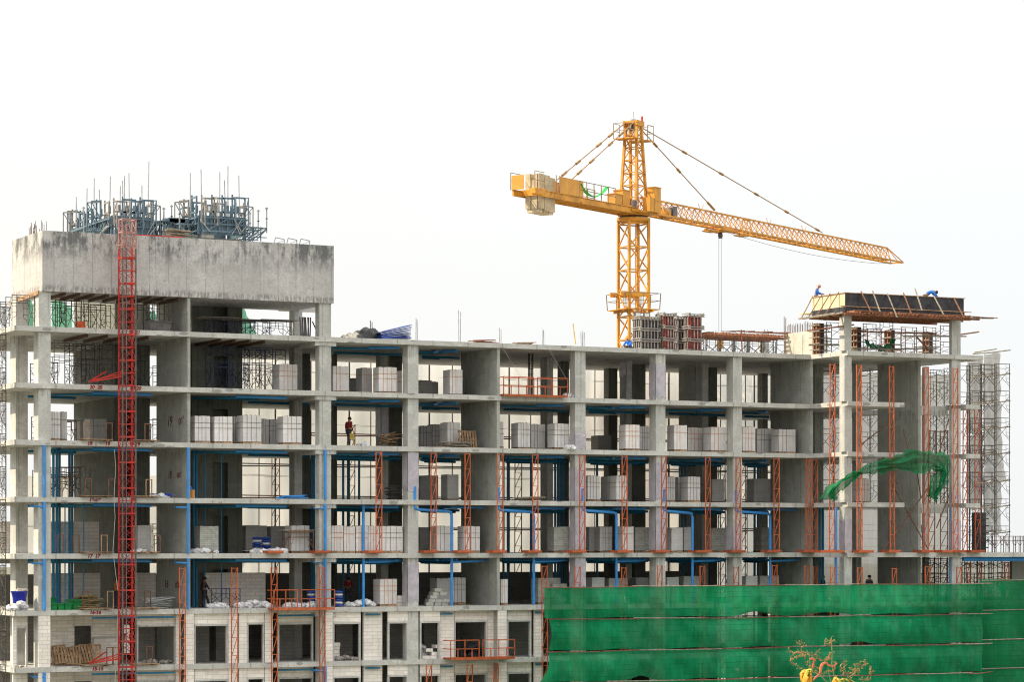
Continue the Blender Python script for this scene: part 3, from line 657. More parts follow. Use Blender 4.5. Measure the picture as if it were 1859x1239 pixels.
# left outside scaffold, full height
for i, (px, v, hs) in enumerate(((2, .2, 15), (-6, 2.6, 14))):
    tower((U(px, v) - .35, v, fl(21) + 1.2 - 1.72 * hs), (1.72,) * hs, .75, 1.5, 90 if i else 0, None, ('tall narrow scaffold tower at the left edge before the slab ends', 'scaffold tower at the left edge behind the first one')[i], None, name='outside_scaffold')
tower((U(14, 6), 7, fl(21)), (1.7,), 1.2, 1.5, 0, None, 'single scaffold bay on the roof deck left of the concrete upstand', None)
# rear scaffold bays and cream nets behind the main block
rpx = [432, 560, 700, 850, 990, 1100, 1210, 1330, 1400, 1478]
for i in range(len(rpx) - 1):
    v = 17.2; u0, u1 = U(rpx[i], v), U(rpx[i+1], v); zt = ZC + 12.0; zb = fl(12)
    r = empty('rear_scaffold', (u0, v, zb), 0, f'thin dark pole scaffold behind the open floors, {ORD[i]} bay from left', 'scaffold', 'pole scaffold behind the building')
    for k, x in enumerate((0, (u1 - u0) * .27, (u1 - u0) * .5, (u1 - u0) * .78)):
        m = MB(); m.bar((x, -.25, 0), (x + .03, -.25, zt - zb - .5), (.10, .05, .08, .05)[k]); m.build('standard', SCF, r)
    for k in range(int((zt - zb - 1.5) / 1.95)):
        m = MB(); z = .8 + k * 1.95; m.bar((-.1, -.3, z), (u1 - u0 + .1, -.3, z + .04), .075); m.bar((-.1, -.2, z + .16), (u1 - u0 + .1, -.2, z + .12), .065); m.build('ledger', SCFR if k % 2 else SCF, r)
    m = MB(); ph = i * 1.7
    m.grid(lambda a, b: ((u1 - u0) * a, .12 * math.sin(a * 9 + ph) * math.sin(b * 31) + .06 * math.sin(a * 23 + b * 7), (zt - zb) * b - (.25 * math.sin(math.pi * a) * (b > .98))), 14, 26)
    tag(m.build('safety_net', CRM, None, True, (u0, v + .1, zb)), f'cream safety net sheet hung behind the open floors, {ORD[i]} sheet from left', 'safety net', 'cream nets behind the building')
for i, (a, b, zt, c) in enumerate(((30, 140, 4.2, 0), (140, 285, 4.2, 0), (285, 432, 4.2, 0), (1478, 1610, 12., 0), (1610, 1735, 12., 0), (1735, 1900, -.6, 0))):
    v = 17.3; u0, u1 = U(a, v), U(b, v); zb = fl(12); zt = ZC + zt; m = MB()
    m.grid(lambda s, w: ((u1 - u0) * s, .12 * math.sin(s * 9 + i) * math.sin(w * 31), (zt - zb) * w - (.2 * math.sin(math.pi * s) * (w > .98))), 14, 20)
    tag(m.build('safety_net', CRM if i < 3 else GRY, None, True, (u0, v, zb)), (f'pale safety net behind the left wing, {ORD[i]} sheet from left' if i < 3 else f'grey net sheet behind the right-hand tower, {ORD[i-3]} from left'), 'safety net', 'pale nets behind the wings')
# right-hand tower: shoring inside, scaffold and grey net outside
for i, (px, v) in enumerate(((1512, 4.2), (1580, 7), (1700, 6.5), (1714, 4))):
    tower((U(px, v), v, fl(18)), (1.6,) * 5 + (.75,), 1.1, 1.5, 0, None, f'tall dark frame scaffold inside the right-hand tower, {ORD[i]} from left', 'frame scaffolds inside the right tower')
for i, (px, v, h, z0) in enumerate(((1760, 1.5, 7, fl(17)), (1782, 1.4, 7, fl(17)), (1806, .6, 7, fl(17)))):
    tower((U(px, v), v, z0), (1.7,) * h, 1.15, 1.5, 0, None, ('dark frame scaffold tower beside the right end column', 'middle dark frame scaffold tower at the right end', 'outermost dark frame scaffold tower carrying the grey net')[i], 'frame scaffolds at the right end')
rn = random.Random(3)
for i, (px, py, v) in enumerate(((1800, 640, .6), (1800, 683, .6), (1800, 732, .6), (1800, 779, .6), (1800, 826, .6), (1800, 876, .6), (1800, 922, .6), (1800, 970, .6))):
    p = at(px - 34, py + 3, v); q = at(px + 34, py - 4, v + .15); m = MB(); m.tube([p, (p + q) / 2 + Vector((0, 0, -.03)), q], .045, 6)
    m.tube([p + Vector((.2, .1, .1)), q + Vector((-1.0, .1, .04))], .04, 6)
    tag(m.build('bamboo_pole', WOODG), f'grey pole lashed across the right end scaffold, {ORD[i]} from top', 'pole', 'poles lashed across the right scaffold')
for i, (a, b, y0, y1, v) in enumerate(((1756, 1783, 655, 790, 3.6), (1757, 1784, 790, 925, 3.7), (1785, 1815, 643, 735, 3.0), (1785, 1818, 735, 830, 3.1), (1787, 1826, 828, 874, 2.8), (1786, 1818, 874, 968, 3.1))):
    u0, u1 = U(a, v), U(b, v); z1, z0 = Z(b, y0, v), Z(b, y1, v); m = MB()
    def fn(s, w): return (u0 + (u1 - u0) * s * (1 - (.12 * w if i == 4 else .03 * math.sin(w * 9 + i))), v + .06 * math.sin(s * 14 + i + w * 3) + .04 * math.sin(w * 19 + s * 5), z0 + (z1 - z0) * w + .09 * math.sin(s * 9 + i) * (1 - w) - .07 * math.sin(s * 6.3) * w)
    m.grid(fn, 14, 18)
    tag(m.build('grey_net', GRY, None, True), f'grey net sheet hung on the right end scaffold, {ORD[i]} of six', 'safety net', 'grey nets on the right scaffold')
shore((1762, 1775, 1790, 1812, 1832, 1850), 16, -2.6, 5, (1.7, .95), 'dark shoring frame under the low right-hand slab', 'shoring under the low right slab', None, 1.1)
shore((1705, 1715), 16, 1, 5, (1.7, .95), 'dark shoring frame between the right tower columns above the net', 'shoring between the tower columns')
for i, px in enumerate((1790, 1812, 1835, 1858, 1875)):
    tower((U(px, -1.5), -1.5, fl(17)), (1.05,), 1.15, .5, i * 3 - 5, SCFR if i % 2 else SCF, f'low row of stacked scaffold frames on the right low roof, {ORD[i]} from left', 'stacked frames on the low right roof', braces=False, name='frame_rack')
m = MB(); u = U(1783, -1); m.box((u - .35, -1, fl(17)), (u + .3, -.4, zs(18) - .25)); [m.bar((u - .5, -1.05, fl(17) + .3 + k * .45), (u + .45, -1.05, fl(17) + .3 + k * .45), .07) for k in range(5)]
tag(m.build('column_form', PLY), 'black plywood column form beside the lavender wrapped end column', 'column form')
m = MB(); u = U(1858, 1); m.box((u - .9, 1, fl(16)), (u + 3, 1.25, zs(17))); m.build('shear_wall', WCON, B)

# ------------------------------------------------------------------ green safety nets in front
rail_v = -5.6; zt = [Z(1340, y, rail_v) for y in (1064, 1121, 1177.5, 1233, 1289, 1345, 1400, 1456)]
for i in range(7):
    pl = [988, 997, 996, 985, 984, 990, 990][i]; u0, u1 = U(pl, rail_v), U(1783, rail_v); m = MB(); rn = random.Random(i); ph = [rn.uniform(0, 6) for _ in range(6)]
    r = empty('green_netting', (0, 0, 0), 0, f'long green debris net across the lower right facade, {ORD[i]} tier from the top', 'debris net', 'green nets across the facade')
    gap = (.46, .03) if i == 0 else (.70, .03) if i == 1 else (.2, .02)
    def fn(a, b):
        w = 1 - b; u = u0 + (u1 - u0) * a - (.55 * w * w if (a < .02 and i == 2) else 0)
        env = math.sin(math.pi * min(1, b * 1.02)) 
        v = rail_v - env * (.16 + .10 * math.sin(a * 17 + ph[0]) + .08 * math.sin(a * 61 + ph[1] + b * 2.5)) - .045 * math.sin(a * 140 + ph[2] + 5 * b) * env - .03 * math.sin(a * 233 + ph[5] - 4 * b) * env
        z = zt[i + 1] + .05 + (zt[i] - zt[i + 1] - .05) * b
        lift = .22 * math.exp(-((a - gap[0]) / gap[1]) ** 2) + (.12 * math.exp(-((a - .62) / .05) ** 2) if i == 0 else 0) + .03 * math.sin(a * 40 + ph[3])
        z += w ** 3 * max(-.02, lift); z -= .035 * b * (1 + math.sin(a * 45 + ph[4])) * .5
        return (u, v, z)
    m.grid(fn, 260, 14); m.build('net_sheet', GRN, r, True)
    x = u0 - .25; k = 0
    while x < u1:
        L = rn.uniform(4.2, 6.2); e = min(x + L, u1 + .3); m = MB(); dz = rn.uniform(-.04, .04)
        m.tube([(x, rail_v - .14, zt[i] + dz), ((x + e) / 2, rail_v - .14, zt[i] + dz - .03), (e + .35, rail_v - .15, zt[i] + rn.uniform(-.04, .04))], .032, 6); m.build('rail_pole', WOODG if k % 2 else SCFR, r); x = e; k += 1
    v2 = -4.9; a0, a1 = U(1782, v2) - .1, U(1905, v2); m = MB()
    q = empty('green_netting', (0, 0, 0), 0, f'shaded green debris net at the right edge, {ORD[i]} tier from the top', 'debris net', 'green nets across the facade')
    m.grid(lambda a, b: (a0 + (a1 - a0) * a, v2 - math.sin(math.pi * b) * (.1 + .09 * math.sin(a * 9 + i)) + .1 * math.sin(a * 6 + 2), zt[i + 1] + .2 + (zt[i] - zt[i + 1] - .05 + (.1 if i == 0 else 0)) * b), 24, 8); m.build('net_sheet', GRN2, q, True)
    m = MB(); m.tube([(a0, v2 - .12, zt[i] + .17), (a1, v2 - .12, zt[i] + .2)], .032, 6); m.build('rail_pole', WOODG, q)
# standards that carry the nets
for i, px in enumerate((1000, 1060, 1138, 1218, 1298, 1378, 1464, 1545, 1622, 1702, 1772)):
    m = MB(); u = U(px, -5.35); m.bar((u, -5.35, 0), (u, -5.35, zt[0] + .05), .05)
    tag(m.build('scaffold_standard', SCF), f'thin upright pole just behind the green net, {ORD[i]} from left', 'scaffold pole', 'poles behind the green net')
def ribbon(pts, v, wid, mat, name, label, cat, fold=.12, n=60, thick=1.):
    P = [at(a, b, v) for a, b in pts]; m = MB()
    def C(s):
        x = s * (len(P) - 1); i = min(int(x), len(P) - 2); f = x - i
        p0, p1, p2, p3 = P[max(0, i-1)], P[i], P[i+1], P[min(len(P)-1, i+2)]
        return .5 * ((2*p1) + (p2-p0)*f + (2*p0-5*p1+4*p2-p3)*f*f + (3*p1-p0-3*p2+p3)*f**3)
    def fn(a, b):
        p = C(a); d = (C(min(1, a+.01)) - C(max(0, a-.01))).normalized(); nrm = Vector((-d.z, 0, d.x))
        w = wid(a) * (b - .5)
        return p + nrm * w + Vector((.05 * math.sin(a * 57 + b * 11), fold * math.sin(b * 21 + a * 9) + fold * .8 * math.sin(b * 9 - a * 14) + fold * .5 * math.sin(b * 35 + a * 31), .06 * math.sin(a * 31 + b * 5) + .07 * (b < .02) * math.sin(a * 140) + .05 * (b > .98) * math.sin(a * 111)))
    m.grid(fn, n, 12); return tag(m.build(name, mat, None, True), label, cat)
ribbon([(1508, 908), (1511, 893), (1530, 878), (1556, 860), (1590, 849), (1625, 843), (1660, 838), (1690, 838), (1712, 846), (1710, 866), (1700, 885), (1692, 906)], -4.75,
       lambda a: .62 + .72 * math.exp(-((a - .6) / .17) ** 2) + .14 * math.sin(a * 37) + .08 * math.sin(a * 83) + .25 * math.exp(-(a / .1) ** 2) - .25 * math.exp(-((a - .28) / .1) ** 2) + .15 * (a > .8), GRN4, 'draped_net', 'bunched green net draped across the right-hand tower masts', 'net', .2, 110)
ribbon([(1572, 618), (1578, 626), (1590, 632), (1604, 633), (1615, 627), (1624, 617)], -2.2, lambda a: .1 + .22 * math.sin(math.pi * a), GRN2, 'hammock', 'small green net hammock slung under the right-hand roof formwork', 'hammock', .05, 24)
for i, (a, b, y0, y1, v) in enumerate(((50, 62, 545, 592, 11), (94, 132, 548, 592, 12), (272, 288, 566, 592, 12), (438, 466, 552, 606, 8))):
    u0, u1 = U(a, v), U(b, v); z0 = fl(21); z1 = Z(b, y0, v); m = MB()
    m.grid(lambda s, w: (u0 + (u1 - u0) * s, v + .1 * math.sin(s * 20), z0 + (z1 - z0) * w * ((1 - .75 * s) if i == 3 else (1 - .35 * max(0, s - .5)))), 10, 8)
    tag(m.build('pale_net', GRN3, None, True), f'pale green net panel behind the roof deck columns, {ORD[i]} from left', 'safety net', 'pale green nets at the back of the roof deck')

# ------------------------------------------------------------------ climbing formwork on the two cores
def jumpform(label, rect, z0, z1, nu, nv, rods, left_plat, right_plat, seed):
    u0, u1, v0, v1 = rect; rn = random.Random(seed)
    r = empty('climbing_formwork', (u0, v0, z0), 0, label, 'formwork'); w, d = u1 - u0, v1 - v0; h = z1 - z0
    for nm, p, q, nrm in (('form_panel', (0,0), (w,0), (0,-1)), ('form_panel', (0,d), (0,0), (-1,0)), ('form_panel', (w,0), (w,d), (1,0)), ('form_panel', (w,d), (0,d), (0,1))):
        m = MB(); P = Vector((*p, 0)); Q = Vector((*q, 0)); Nn = Vector((*nrm, 0)); L = (Q - P).length; D = (Q - P).normalized()
        o = Nn * .1
        m.bar(P + o + Vector((0,0,h/2)), Q + o + Vector((0,0,h/2)), .07, h)
        k = max(2, int(L / .42))
        for i in range(k + 1):
            a = P + D * L * i / k + Nn * .19; m.bar(a, a + Vector((0,0,h)), .07, .1, D)
        for z in (.16, .55, .88): m.bar(P + Nn * .28 + Vector((0,0,h*z)), Q + Nn * .28 + Vector((0,0,h*z)), .08, .08)
        for i in range(0, k - 1, 3):
            a = P + D * L * i / k + Nn * .34; b = P + D * L * min(k, i + 3) / k + Nn * .34
            m.bar(a + Vector((0,0,.1)), b + Vector((0,0,h*.85)), .05)
        m.build(nm, FRM, r)
        # yoke frames standing on the panel edge
        k = nu if nrm[0] == 0 else nv
        for i in range(k):
            c = P + D * L * (i + .5) / k; m = MB(); H = h + rn.uniform(.75, 1.15); ww = .38
            for s in (-1, 1):
                a = c + D * s * ww + Nn * .2; m.bar(a + Vector((0,0,h*.6)), a + Vector((0,0,H + (.12 if s < 0 else 0))), .085, .07, D)
                if i % 3 == 0:
                    b = a + Nn * .55; m.bar(b + Vector((0,0,h*.4)), b + Vector((0,0,H - .1)), .05); m.bar(a + Vector((0,0,h)), b + Vector((0,0,H-.1)), .04); m.bar(a + Vector((0,0,H-.05)), b + Vector((0,0,H-.1)), .06)
            for z in (h + .22, H - .05): m.bar(c - D * ww + Nn * .2 + Vector((0,0,z)), c + D * ww + Nn * .2 + Vector((0,0,z)), .08, .09)
            m.bar(c + Nn * .05 + Vector((0,0,h+.2)), c + Nn * .05 + Vector((0,0,h+.62)), .13)
            m.build('yoke_frame', FRM if i % 4 else CST, r)
    for x, y, t in rods:
        m = MB(); dx = rn.uniform(-.08, .08); m.tube([(x * w, y * d, h), (x * w + dx, y * d, h + t)], .028, 5); m.build('climbing_rod', GAL, r)
    def plat(x0, x1, y, up=.0):
        m = MB()
        for yy in (y, y + 1.3, y + 2.6):
            m.bar((x0, yy, .55), (x1, yy, .55 + up), .08); m.bar((x0, yy, -.35), (x1, yy, .5 + up), .07); m.bar((x0, yy, .0), (x1, yy, .02), .05); m.bar((x1, yy, .5 + up), ((x0 + x1) / 2, yy, -.1), .05)
            for t in (.35, .7): m.bar((x0 + (x1 - x0) * t, yy, -.2), (x0 + (x1 - x0) * t, yy, .6), .05)
            m.bar((x0, yy, -.3), (x0 + (x1-x0) * .5, yy, .56), .05)
        for t in (.1, .5, 1.): m.bar((x0 + (x1 - x0) * t, y, .57 + up * t), (x0 + (x1 - x0) * t, y + 2.6, .57 + up * t), .07)
        m.build('bracket_platform', FRM, r)
        m = MB()
        for yy in (y, y + 1.3, y + 2.6):
            m.bar((x1, yy, .3), (x1, yy, 1.75), .06); m.bar((x1 - .08, yy, 1.68), (x1 + .08, yy, 1.68), .07); m.bar((x1 - .07, yy, 1.1), (x1 + .07, yy, 1.1), .06)
        m.build('guard_post', GAL, r)
    if left_plat: plat(-.35, -left_plat, .3)
    if right_plat: plat(w + .35, w + right_plat, .2)
    m = MB()
    for i in range(5): x_ = rn.uniform(0, w); m.bar((x_, -.42, rn.uniform(0, .2)), (x_ + rn.uniform(-.7, .7), -.42, rn.uniform(.7, h)), .035)
    m.bar((-.9, 1.2, -.1), (-.5, -.3, h * .5), .11) if left_plat > 1.5 else m.bar((w + .4, -.4, -.1), (w + 1.2, -.4, .5), .05)
    m.build('raking_brace', GAL, r); return r
rr = random.Random(11)
jumpform('long blue climbing formwork with many rods at left, behind the red hoist top', (CA[0] - 0, CA[1], CA[2], CA[3]), ZC + 17.15, ZC + 18.45, 4, 5,
         [(.05, .98, 1.9), (.08, .75, 2.2), (.06, .55, 2.6), (.05, .38, 1.8), (.1, .2, 2.4), (.3, .02, 2.3), (.42, .0, 2.45), (.62, .3, 2.3), (.97, .02, 3.2), (.9, .1, 1.9), (.75, .5, 2.2)], 1.7, 0, 3)
jumpform('shorter blue climbing formwork on the right-hand core above the grey upstand', (U(366, 5), CB[1], 5, 7.6), ZC + 17.45, ZC + 18.5, 4, 2,
         [(.0, .7, 2.6), (.12, .3, 2.7), (.45, .02, 2.5), (.68, .1, 2.9), (.75, .4, 2.2), (.95, .05, 2.4), (.9, .6, 1.7)], 1.2, 1.55, 5)
part('lift_core', CON, lambda m: m.box((U(366, 5) + .02, 5.02, ZC + 16.2), (U(389, 5), 5.3, ZC + 17.6)))
# connecting gantry between them
m = MB(); a0, a1 = CA[1] + .5, U(366, 5) - .9
for y in (6.2, 7.6):
    for z in (17.55, 18.25): m.bar((a0, y, ZC + z), (a1, y, ZC + z - .2), .09)
    k = 7
    for i in range(k):
        x = a0 + (a1 - a0) * i / k; x2 = a0 + (a1 - a0) * (i + 1) / k
        m.bar((x, y, ZC + (17.55 if i % 2 else 18.25)), (x2, y, ZC + (18.05 if i % 2 else 17.4)), .05); m.bar((x, y, ZC + 17.3), (x, y, ZC + 18.25), .05)
    for i in range(4): x = a0 + (a1 - a0) * (i + .3) / 4; m.box((x, y - .2, ZC + 18.2), (x + .7, y + .3, ZC + 18.36 + .05 * (i % 2)))
for x in (a0, (a0 + a1) / 2, a1): m.bar((x, 6.2, ZC + 17.5), (x, 7.6, ZC + 17.5), .09); m.bar((x, 6.2, ZC + 18.1), (x, 7.6, ZC + 18.1), .09)
tag(m.build('gantry_truss', FRM), 'dark truss gantry bridging the two blue climbing formworks', 'truss')
m = MB(); rn = random.Random(5)
for i in range(26): m.bar((U(300, 2.8) + rn.uniform(-.1, .2), 2.3 + rn.random() * .8, BOXT + .1 + i * .028), (U(347, 2.8) + rn.uniform(-.3, .2), 2.3 + rn.random() * .8, BOXT + .08 + i * .024), .1, .045)
tag(m.build('plank_stack', WOODG), 'untidy bundle of grey planks lying on top of the concrete upstand', 'planks')
m = MB(); m.bar((U(250, .3), .3, BOXT + .05), (U(330, .3), .3, BOXT + .05), .06); tag(m.build('steel_bar', RED), 'thin red bar lying along the top edge of the upstand', 'bar')
m = MB()
for i in range(9): m.bar((bu0 + .3 + .25 * (i % 3), 1.2 + i * .3, BOXT - .05), (bu0 + .3 + .25 * (i % 3) + rn.uniform(-.05, .05), 1.2 + i * .3, BOXT + rn.uniform(.3, .75)), .024)
for i in range(6): m.bar((bu0 + .2, 2 + i * .2, BOXT - .05), (bu0 + .2 + rn.uniform(-.1, .1), 2 + i * .2, BOXT + rn.uniform(.4, .8)), .024)
m.build('starter_bar', REBAR, B)
for i, px in enumerate((497, 520, 543)):
    m = MB(); p = at(px, 442, .8); m.bar((p.x, p.y, BOXT), (p.x + .1, p.y, BOXT + .38), .045); m.bar((p.x + .1, p.y, BOXT + .38), (p.x + .62, p.y, BOXT + .3), .045); m.bar((p.x + .62, p.y, BOXT), (p.x + .62, p.y, BOXT + .3), .045); m.bar((p.x, p.y, BOXT), (p.x + .62, p.y, BOXT + .25), .03)
    tag(m.build('bent_rail', GAL), f'small bent steel trestle on the right end of the upstand, {ORD[i]} of three', 'trestle')
# timber bearers under the upstand and roof slab, spray of planks
DWOOD = simple('dark_brown_timber', (.10, .058, .038), .8, .3, 4.)
def bearers(px0, px1, n, z, v0, v1, lab, mat=DWOOD):
    for i in range(n):
        px = px0 + (px1 - px0) * i / max(1, n - 1); m = MB(); m.bar((U(px, v0), v0, z), (U(px, v0) + .05, v1, z), .12, .15)
        tag(m.build('timber_bearer', mat), f'{lab}, {ORD[i]} from left', 'timber', lab)
bearers(118, 325, 9, BOXB - .09, .25, 3.6, 'brown timber bearer under the raised concrete upstand')
bearers(158, 268, 4, zs(21) - .1, .5, 4.6, 'brown timber bearer under the roof slab left of the wall')
bearers(400, 480, 4, zs(21) - .1, .5, 4.6, 'brown timber bearer under the roof slab right of the wall')
m = MB(); m.bar((bu0 - .25, -.1, BOXB - .1), (bu0 - .25, 5.2, BOXB - .25), .1, .22); tag(m.build('timber_plank', WOOD), 'long pale plank under the left edge of the concrete upstand', 'plank')

# ------------------------------------------------------------------ right-hand tower: roof formwork
fu0, fu1 = U(1534.5, -4.35), U(1749, -4.35); fv0 = -4.35; fv1 = VU(1475, fu0); ft, fb, fj = ZC + 14.9, ZC + 14.1, ZC + 13.55
r = empty('roof_formwork', (fu0, fv0, fj), 0, 'black plywood roof formwork box with slanting props on the right-hand tower', 'formwork')
L, D = fu1 - fu0, fv1 - fv0; H = ft - fj; hb = fb - fj
m = MB(); m.box((0, -.03, hb), (L, 0, H)); m.box((.02, -.05, hb - .28), (L + .05, -.02, hb - .003)); m.build('side_panel', PLY, r)
m = MB(); m.box((-.03, 0, hb), (0, D, H)); m.build('side_panel', PLYC, r)
m = MB(); m.box((-.028, .02, hb - .3), (-.002, D, hb - .003)); m.build('kicker_board', PLY, r)
m = MB(); m.box((L, 0, hb - .2), (L + .03, D, H)); m.box((0, D, hb), (L, D + .03, H)); m.build('side_panel', PLY, r)
m = MB(); m.box((.01, .01, hb - .1), (L - .01, D + 1.6, hb - .02)); m.build('deck', PLYC, r)
m = MB(); m.bar((-.4, -.1, hb + .01), (L + .5, -.1, hb - .01), .07, .05); m.bar((-.1, -.06, H + .02), (L + .1, -.06, H + .02), .05, .04); m.bar((-.06, -.1, H + .02), (-.06, D, H + .02), .05, .04); m.build('waling', WOOD, r)
m = MB(); rn = random.Random(8)
for i in range(30): x = L * (i + .5) / 30; m.bar((x + rn.uniform(-.05, .05), -.65 - rn.random() * .3, hb - .34), (x, D + .1, hb - .34), .08, .13)
for y in (-.6, -.2, .8, 2, 3.2): m.bar((-.25 - rn.random() * .4, y, hb - .48), (L + .3 + rn.random() * .5, y + rn.uniform(-.2, .2), hb - .47), .1, .14)
for i in range(10): x = L * rn.random(); m.bar((x, -.9, hb - .38 + rn.random() * .1), (x + rn.uniform(1, 2.4), -.8 - rn.random() * .3, hb - .36), .1, .04)
m.build('joists', WOODR, r)
for p_, q_ in (((-.95, -.4, hb - .46), (-.9, D + .1, hb - .5)), ((-.5, -.5, hb - .42), (-.5, D + .3, hb - .46)), ((L + .1, -.9, hb - .42), (L + 1.7, -.7, hb - .36))): m = MB(); m.bar(p_, q_, .1, .1); m.build('outrigger', WOODG, r)
for i, (a, y0, b, y1) in enumerate(((1563, 529, 1584, 572), (1584, 528, 1599, 570), (1611, 533, 1629, 577), (1640, 532, 1655, 571), (1661, 524, 1674, 564), (1695, 537, 1714, 573), (1732, 542, 1748, 573))):
    p = at(a, y0, fv0 - .1); q = at(b, y1, fv0 - .95); m = MB(); m.bar(p - r.location, q - r.location, .065, .05); m.build('raking_prop', WOODG if i % 3 else WOODR, r)
for i, y in enumerate((.6, 1.5, 2.4, D - .15)):
    m = MB(); m.bar((-.06, y, H + .1), (-.8, y + (.3 if i < 3 else .1), hb - .42), .075, .055); m.build('raking_prop', WOOD, r)
for i, (px, v) in enumerate(((1487, -.4), (1555, 1.), (1616, 2.), (1685, 2.5))):
    u = U(px, v); q = empty('column_form', (u, v, fl(21) + .003), 0, f'rust-brown column form with clamps under the right-hand roof formwork, {ORD[i]} from left', 'column form', 'column forms under the right roof')
    h = fj - fl(21) - .15; w = .42
    m = MB(); m.box((-w/2, -w/2, 0), (w/2, w/2, h)); m.build('form_box', PLY, q)
    m = MB(); [m.bar((-w/2 - .05, y, 0), (-w/2 - .05, y, h), .1, .12) for y in (-.15, .15)]; [m.bar((x, -w/2 - .05, 0), (x, -w/2 - .05, h), .1, .1) for x in (-.15,)]; m.build('stud', WOODR, q)
    m = MB()
    for k in range(5):
        z = .2 + k * h / 5; m.bar((-.55, -w/2 - .12, z), (.6, -w/2 - .12, z + .03), .06); m.bar((-w/2 - .14, -.6, z + .06), (-w/2 - .14, .5, z + .06), .06)
    m.build('clamp', WOODG, q)
for i, (px, v) in enumerate(((1505, 0), (1575, 3), (1594, -1.5), (1640, 1), (1660, 3.4), (1703, -1))):
    tower((U(px, v), v, fl(21) + .003), (.99, .99), 1.05, 1.5, 8 * (i % 3 - 1), SCFR if i % 2 else SCF, f'thin frame scaffold under the right-hand roof formwork, {ORD[i]} from left', 'frame scaffolds under the right roof formwork', braces=True)
for i, (a, y0, b, y1, v) in enumerate(((1465, 577, 1500, 581, -1), (1465, 601, 1550, 590, -3.9), (1468, 627, 1524, 627, -1), (1540, 602, 1700, 606, -2.8), (1548, 635, 1700, 633, -2.5), (1664, 612, 1690, 640, -2.6), (1640, 611, 1754, 611, -3.2), (1742, 608, 1777, 603, -2.))):
    m = MB(); m.tube([at(a, y0, v), at(b, y1, v + .1)], .05, 6); tag(m.build('timber_pole', WOODR if i % 2 else WOODG), f'rough pole tied across the scaffold under the right roof, {ORD[i]} from upper left', 'pole', 'poles under the right roof formwork')
for i, (a, y0, b, y1, v) in enumerate(((1612, 866, 1685, 998, -3.2), (1690, 880, 1602, 1000, -3.3), (1672, 906, 1660, 820, -3), (1598, 822, 1630, 880, -3.4), (1740, 700, 1700, 840, -3.4), (1736, 866, 1700, 960, -3.5), (1612, 770, 1560, 810, -3.4), (1640, 780, 1656, 850, -3.6))):
    m = MB(); m.tube([at(a, y0, v), at(b, y1, v - .1)], .035, 6); tag(m.build('prop_pole', SCFR), f'long slanting rusty prop inside the right-hand tower, {ORD[i]} of eight', 'prop', 'slanting props in the right tower')

REDD = simple('worn_red_form', (.17, .03, .025), .6, .4, 3.)
# ------------------------------------------------------------------ roof deck: column forms, table form, piles, starter bars
for i, (a, mid, b, v, y, col, fc) in enumerate(((1151, 1164, 1193, 4.5, 578, PLY, CST), (1192, 1195, 1200, 6.5, 582, PLY, CST), (1198, 1207, 1222, 4.2, 572, REDD, CST), (1222, 1231, 1245, 5.5, 578, PLY, CST), (1244, 1253, 1272, 4.2, 573, REDD, CST))):
    u0, u1 = U(mid, v), U(b, v); v1 = VU(a, u0); h = Z(mid, y, v) - fl(21); w, d = u1 - u0, v1 - v
    q = empty('column_form', (u0, v, fl(21) + .003), 0, ('wide black steel-framed column form beside the crane mast', 'narrow black column form half hidden behind the first red one', 'red column form with pale steel frames, between two black ones', 'black column form between the two red ones', 'red column form at the right end of the row on the roof')[i], 'column form')
    m = MB(); m.box((0, 0, .02), (w, d, h)); m.build('form_box', col, q)
    m = MB(); k = max(3, round(w / .22))
    for j in range(k + 1): m.bar((w * j / k, -.05, 0), (w * j / k, -.05, h + .05), .035, .07, (1,0,0))
    kd = max(2, round(d / .2))
    for j in range(kd + 1): m.bar((-.05, d * j / kd, 0), (-.05, d * j / kd, h + .05), .045, .07, (0,1,0))
    m.build('stud', fc, q)
    for j in range(4):
        z = h * (.08, .36, .66, .97)[j]; m = MB()
        for dz in (0, .13):
            m.bar((-.2, -.12, z + dz), (w + .2, -.12, z + dz), .06); m.bar((-.12, -.22, z + dz + .062), (-.12, d + .15, z + dz + .062), .06); m.bar((w + .1, -.2, z + dz + .062), (w + .1, d, z + dz + .062), .06)
        m.build('clamp_frame', fc, q)
    if col is REDD:
        m = MB()
        for x, y in ((0, -.07), (-.07, 0)): m.bar((x - .02, y - .02, 0), (x - .02, y - .02, h), .06)
        m.build('corner_stud', REDD, q)
for i, px in enumerate((1288, 1314, 1340, 1366, 1392, 1414)):
    tower((U(px, 5.5), 6, fl(21)), (1.3,), 1.1, 1.5, 0, None, f'low frame scaffold under the timber table form on the roof, {ORD[i]} from left', 'low scaffolds under the table form')
m = MB(); a0, a1 = U(1272, 4.8), U(1424, 4.8); z = ZC + 12.85; rn = random.Random(2)
for y in (4.8, 5.6, 6.4, 7.2): m.bar((a0, y, z + .03), (a1, y, z), .08, .13)
for i in range(24): x = a0 + (a1 - a0) * (i + .3) / 24; m.bar((x, 4.3 - rn.random() * .5, z + .14), (x, 7.6, z + .14), .08, .08)
for i in range(16): x = a0 + (a1 - a0 - 1) * rn.random(); m.bar((x, 4.35, z + .27 + rn.random() * .05), (x + rn.uniform(.6, 2), 4.4, z + .26 + rn.random() * .12), .12, .04)
m.bar((a0 + (a1-a0)*.43, 4.2, z - .9), (a0 + (a1-a0)*.42, 4.2, z + .4), .06)
tag(m.build('table_form', WOODR), 'long brown timber table form on low scaffolds at the right of the roof', 'formwork')
m = MB(); u = U(1384, 7.5); m.box((u, 7.5, fl(21)), (u + .5, 8, ZC + 13.1)); m.build('column', CON, B)
m = MB(); [m.bar((u + .06 + .1 * k, 7.5, ZC + 13), (u + .06 + .1 * k, 7.5, ZC + 13.55 + .1 * (k % 2)), .022) for k in range(5)]; m.build('starter_bar', REBAR, B)
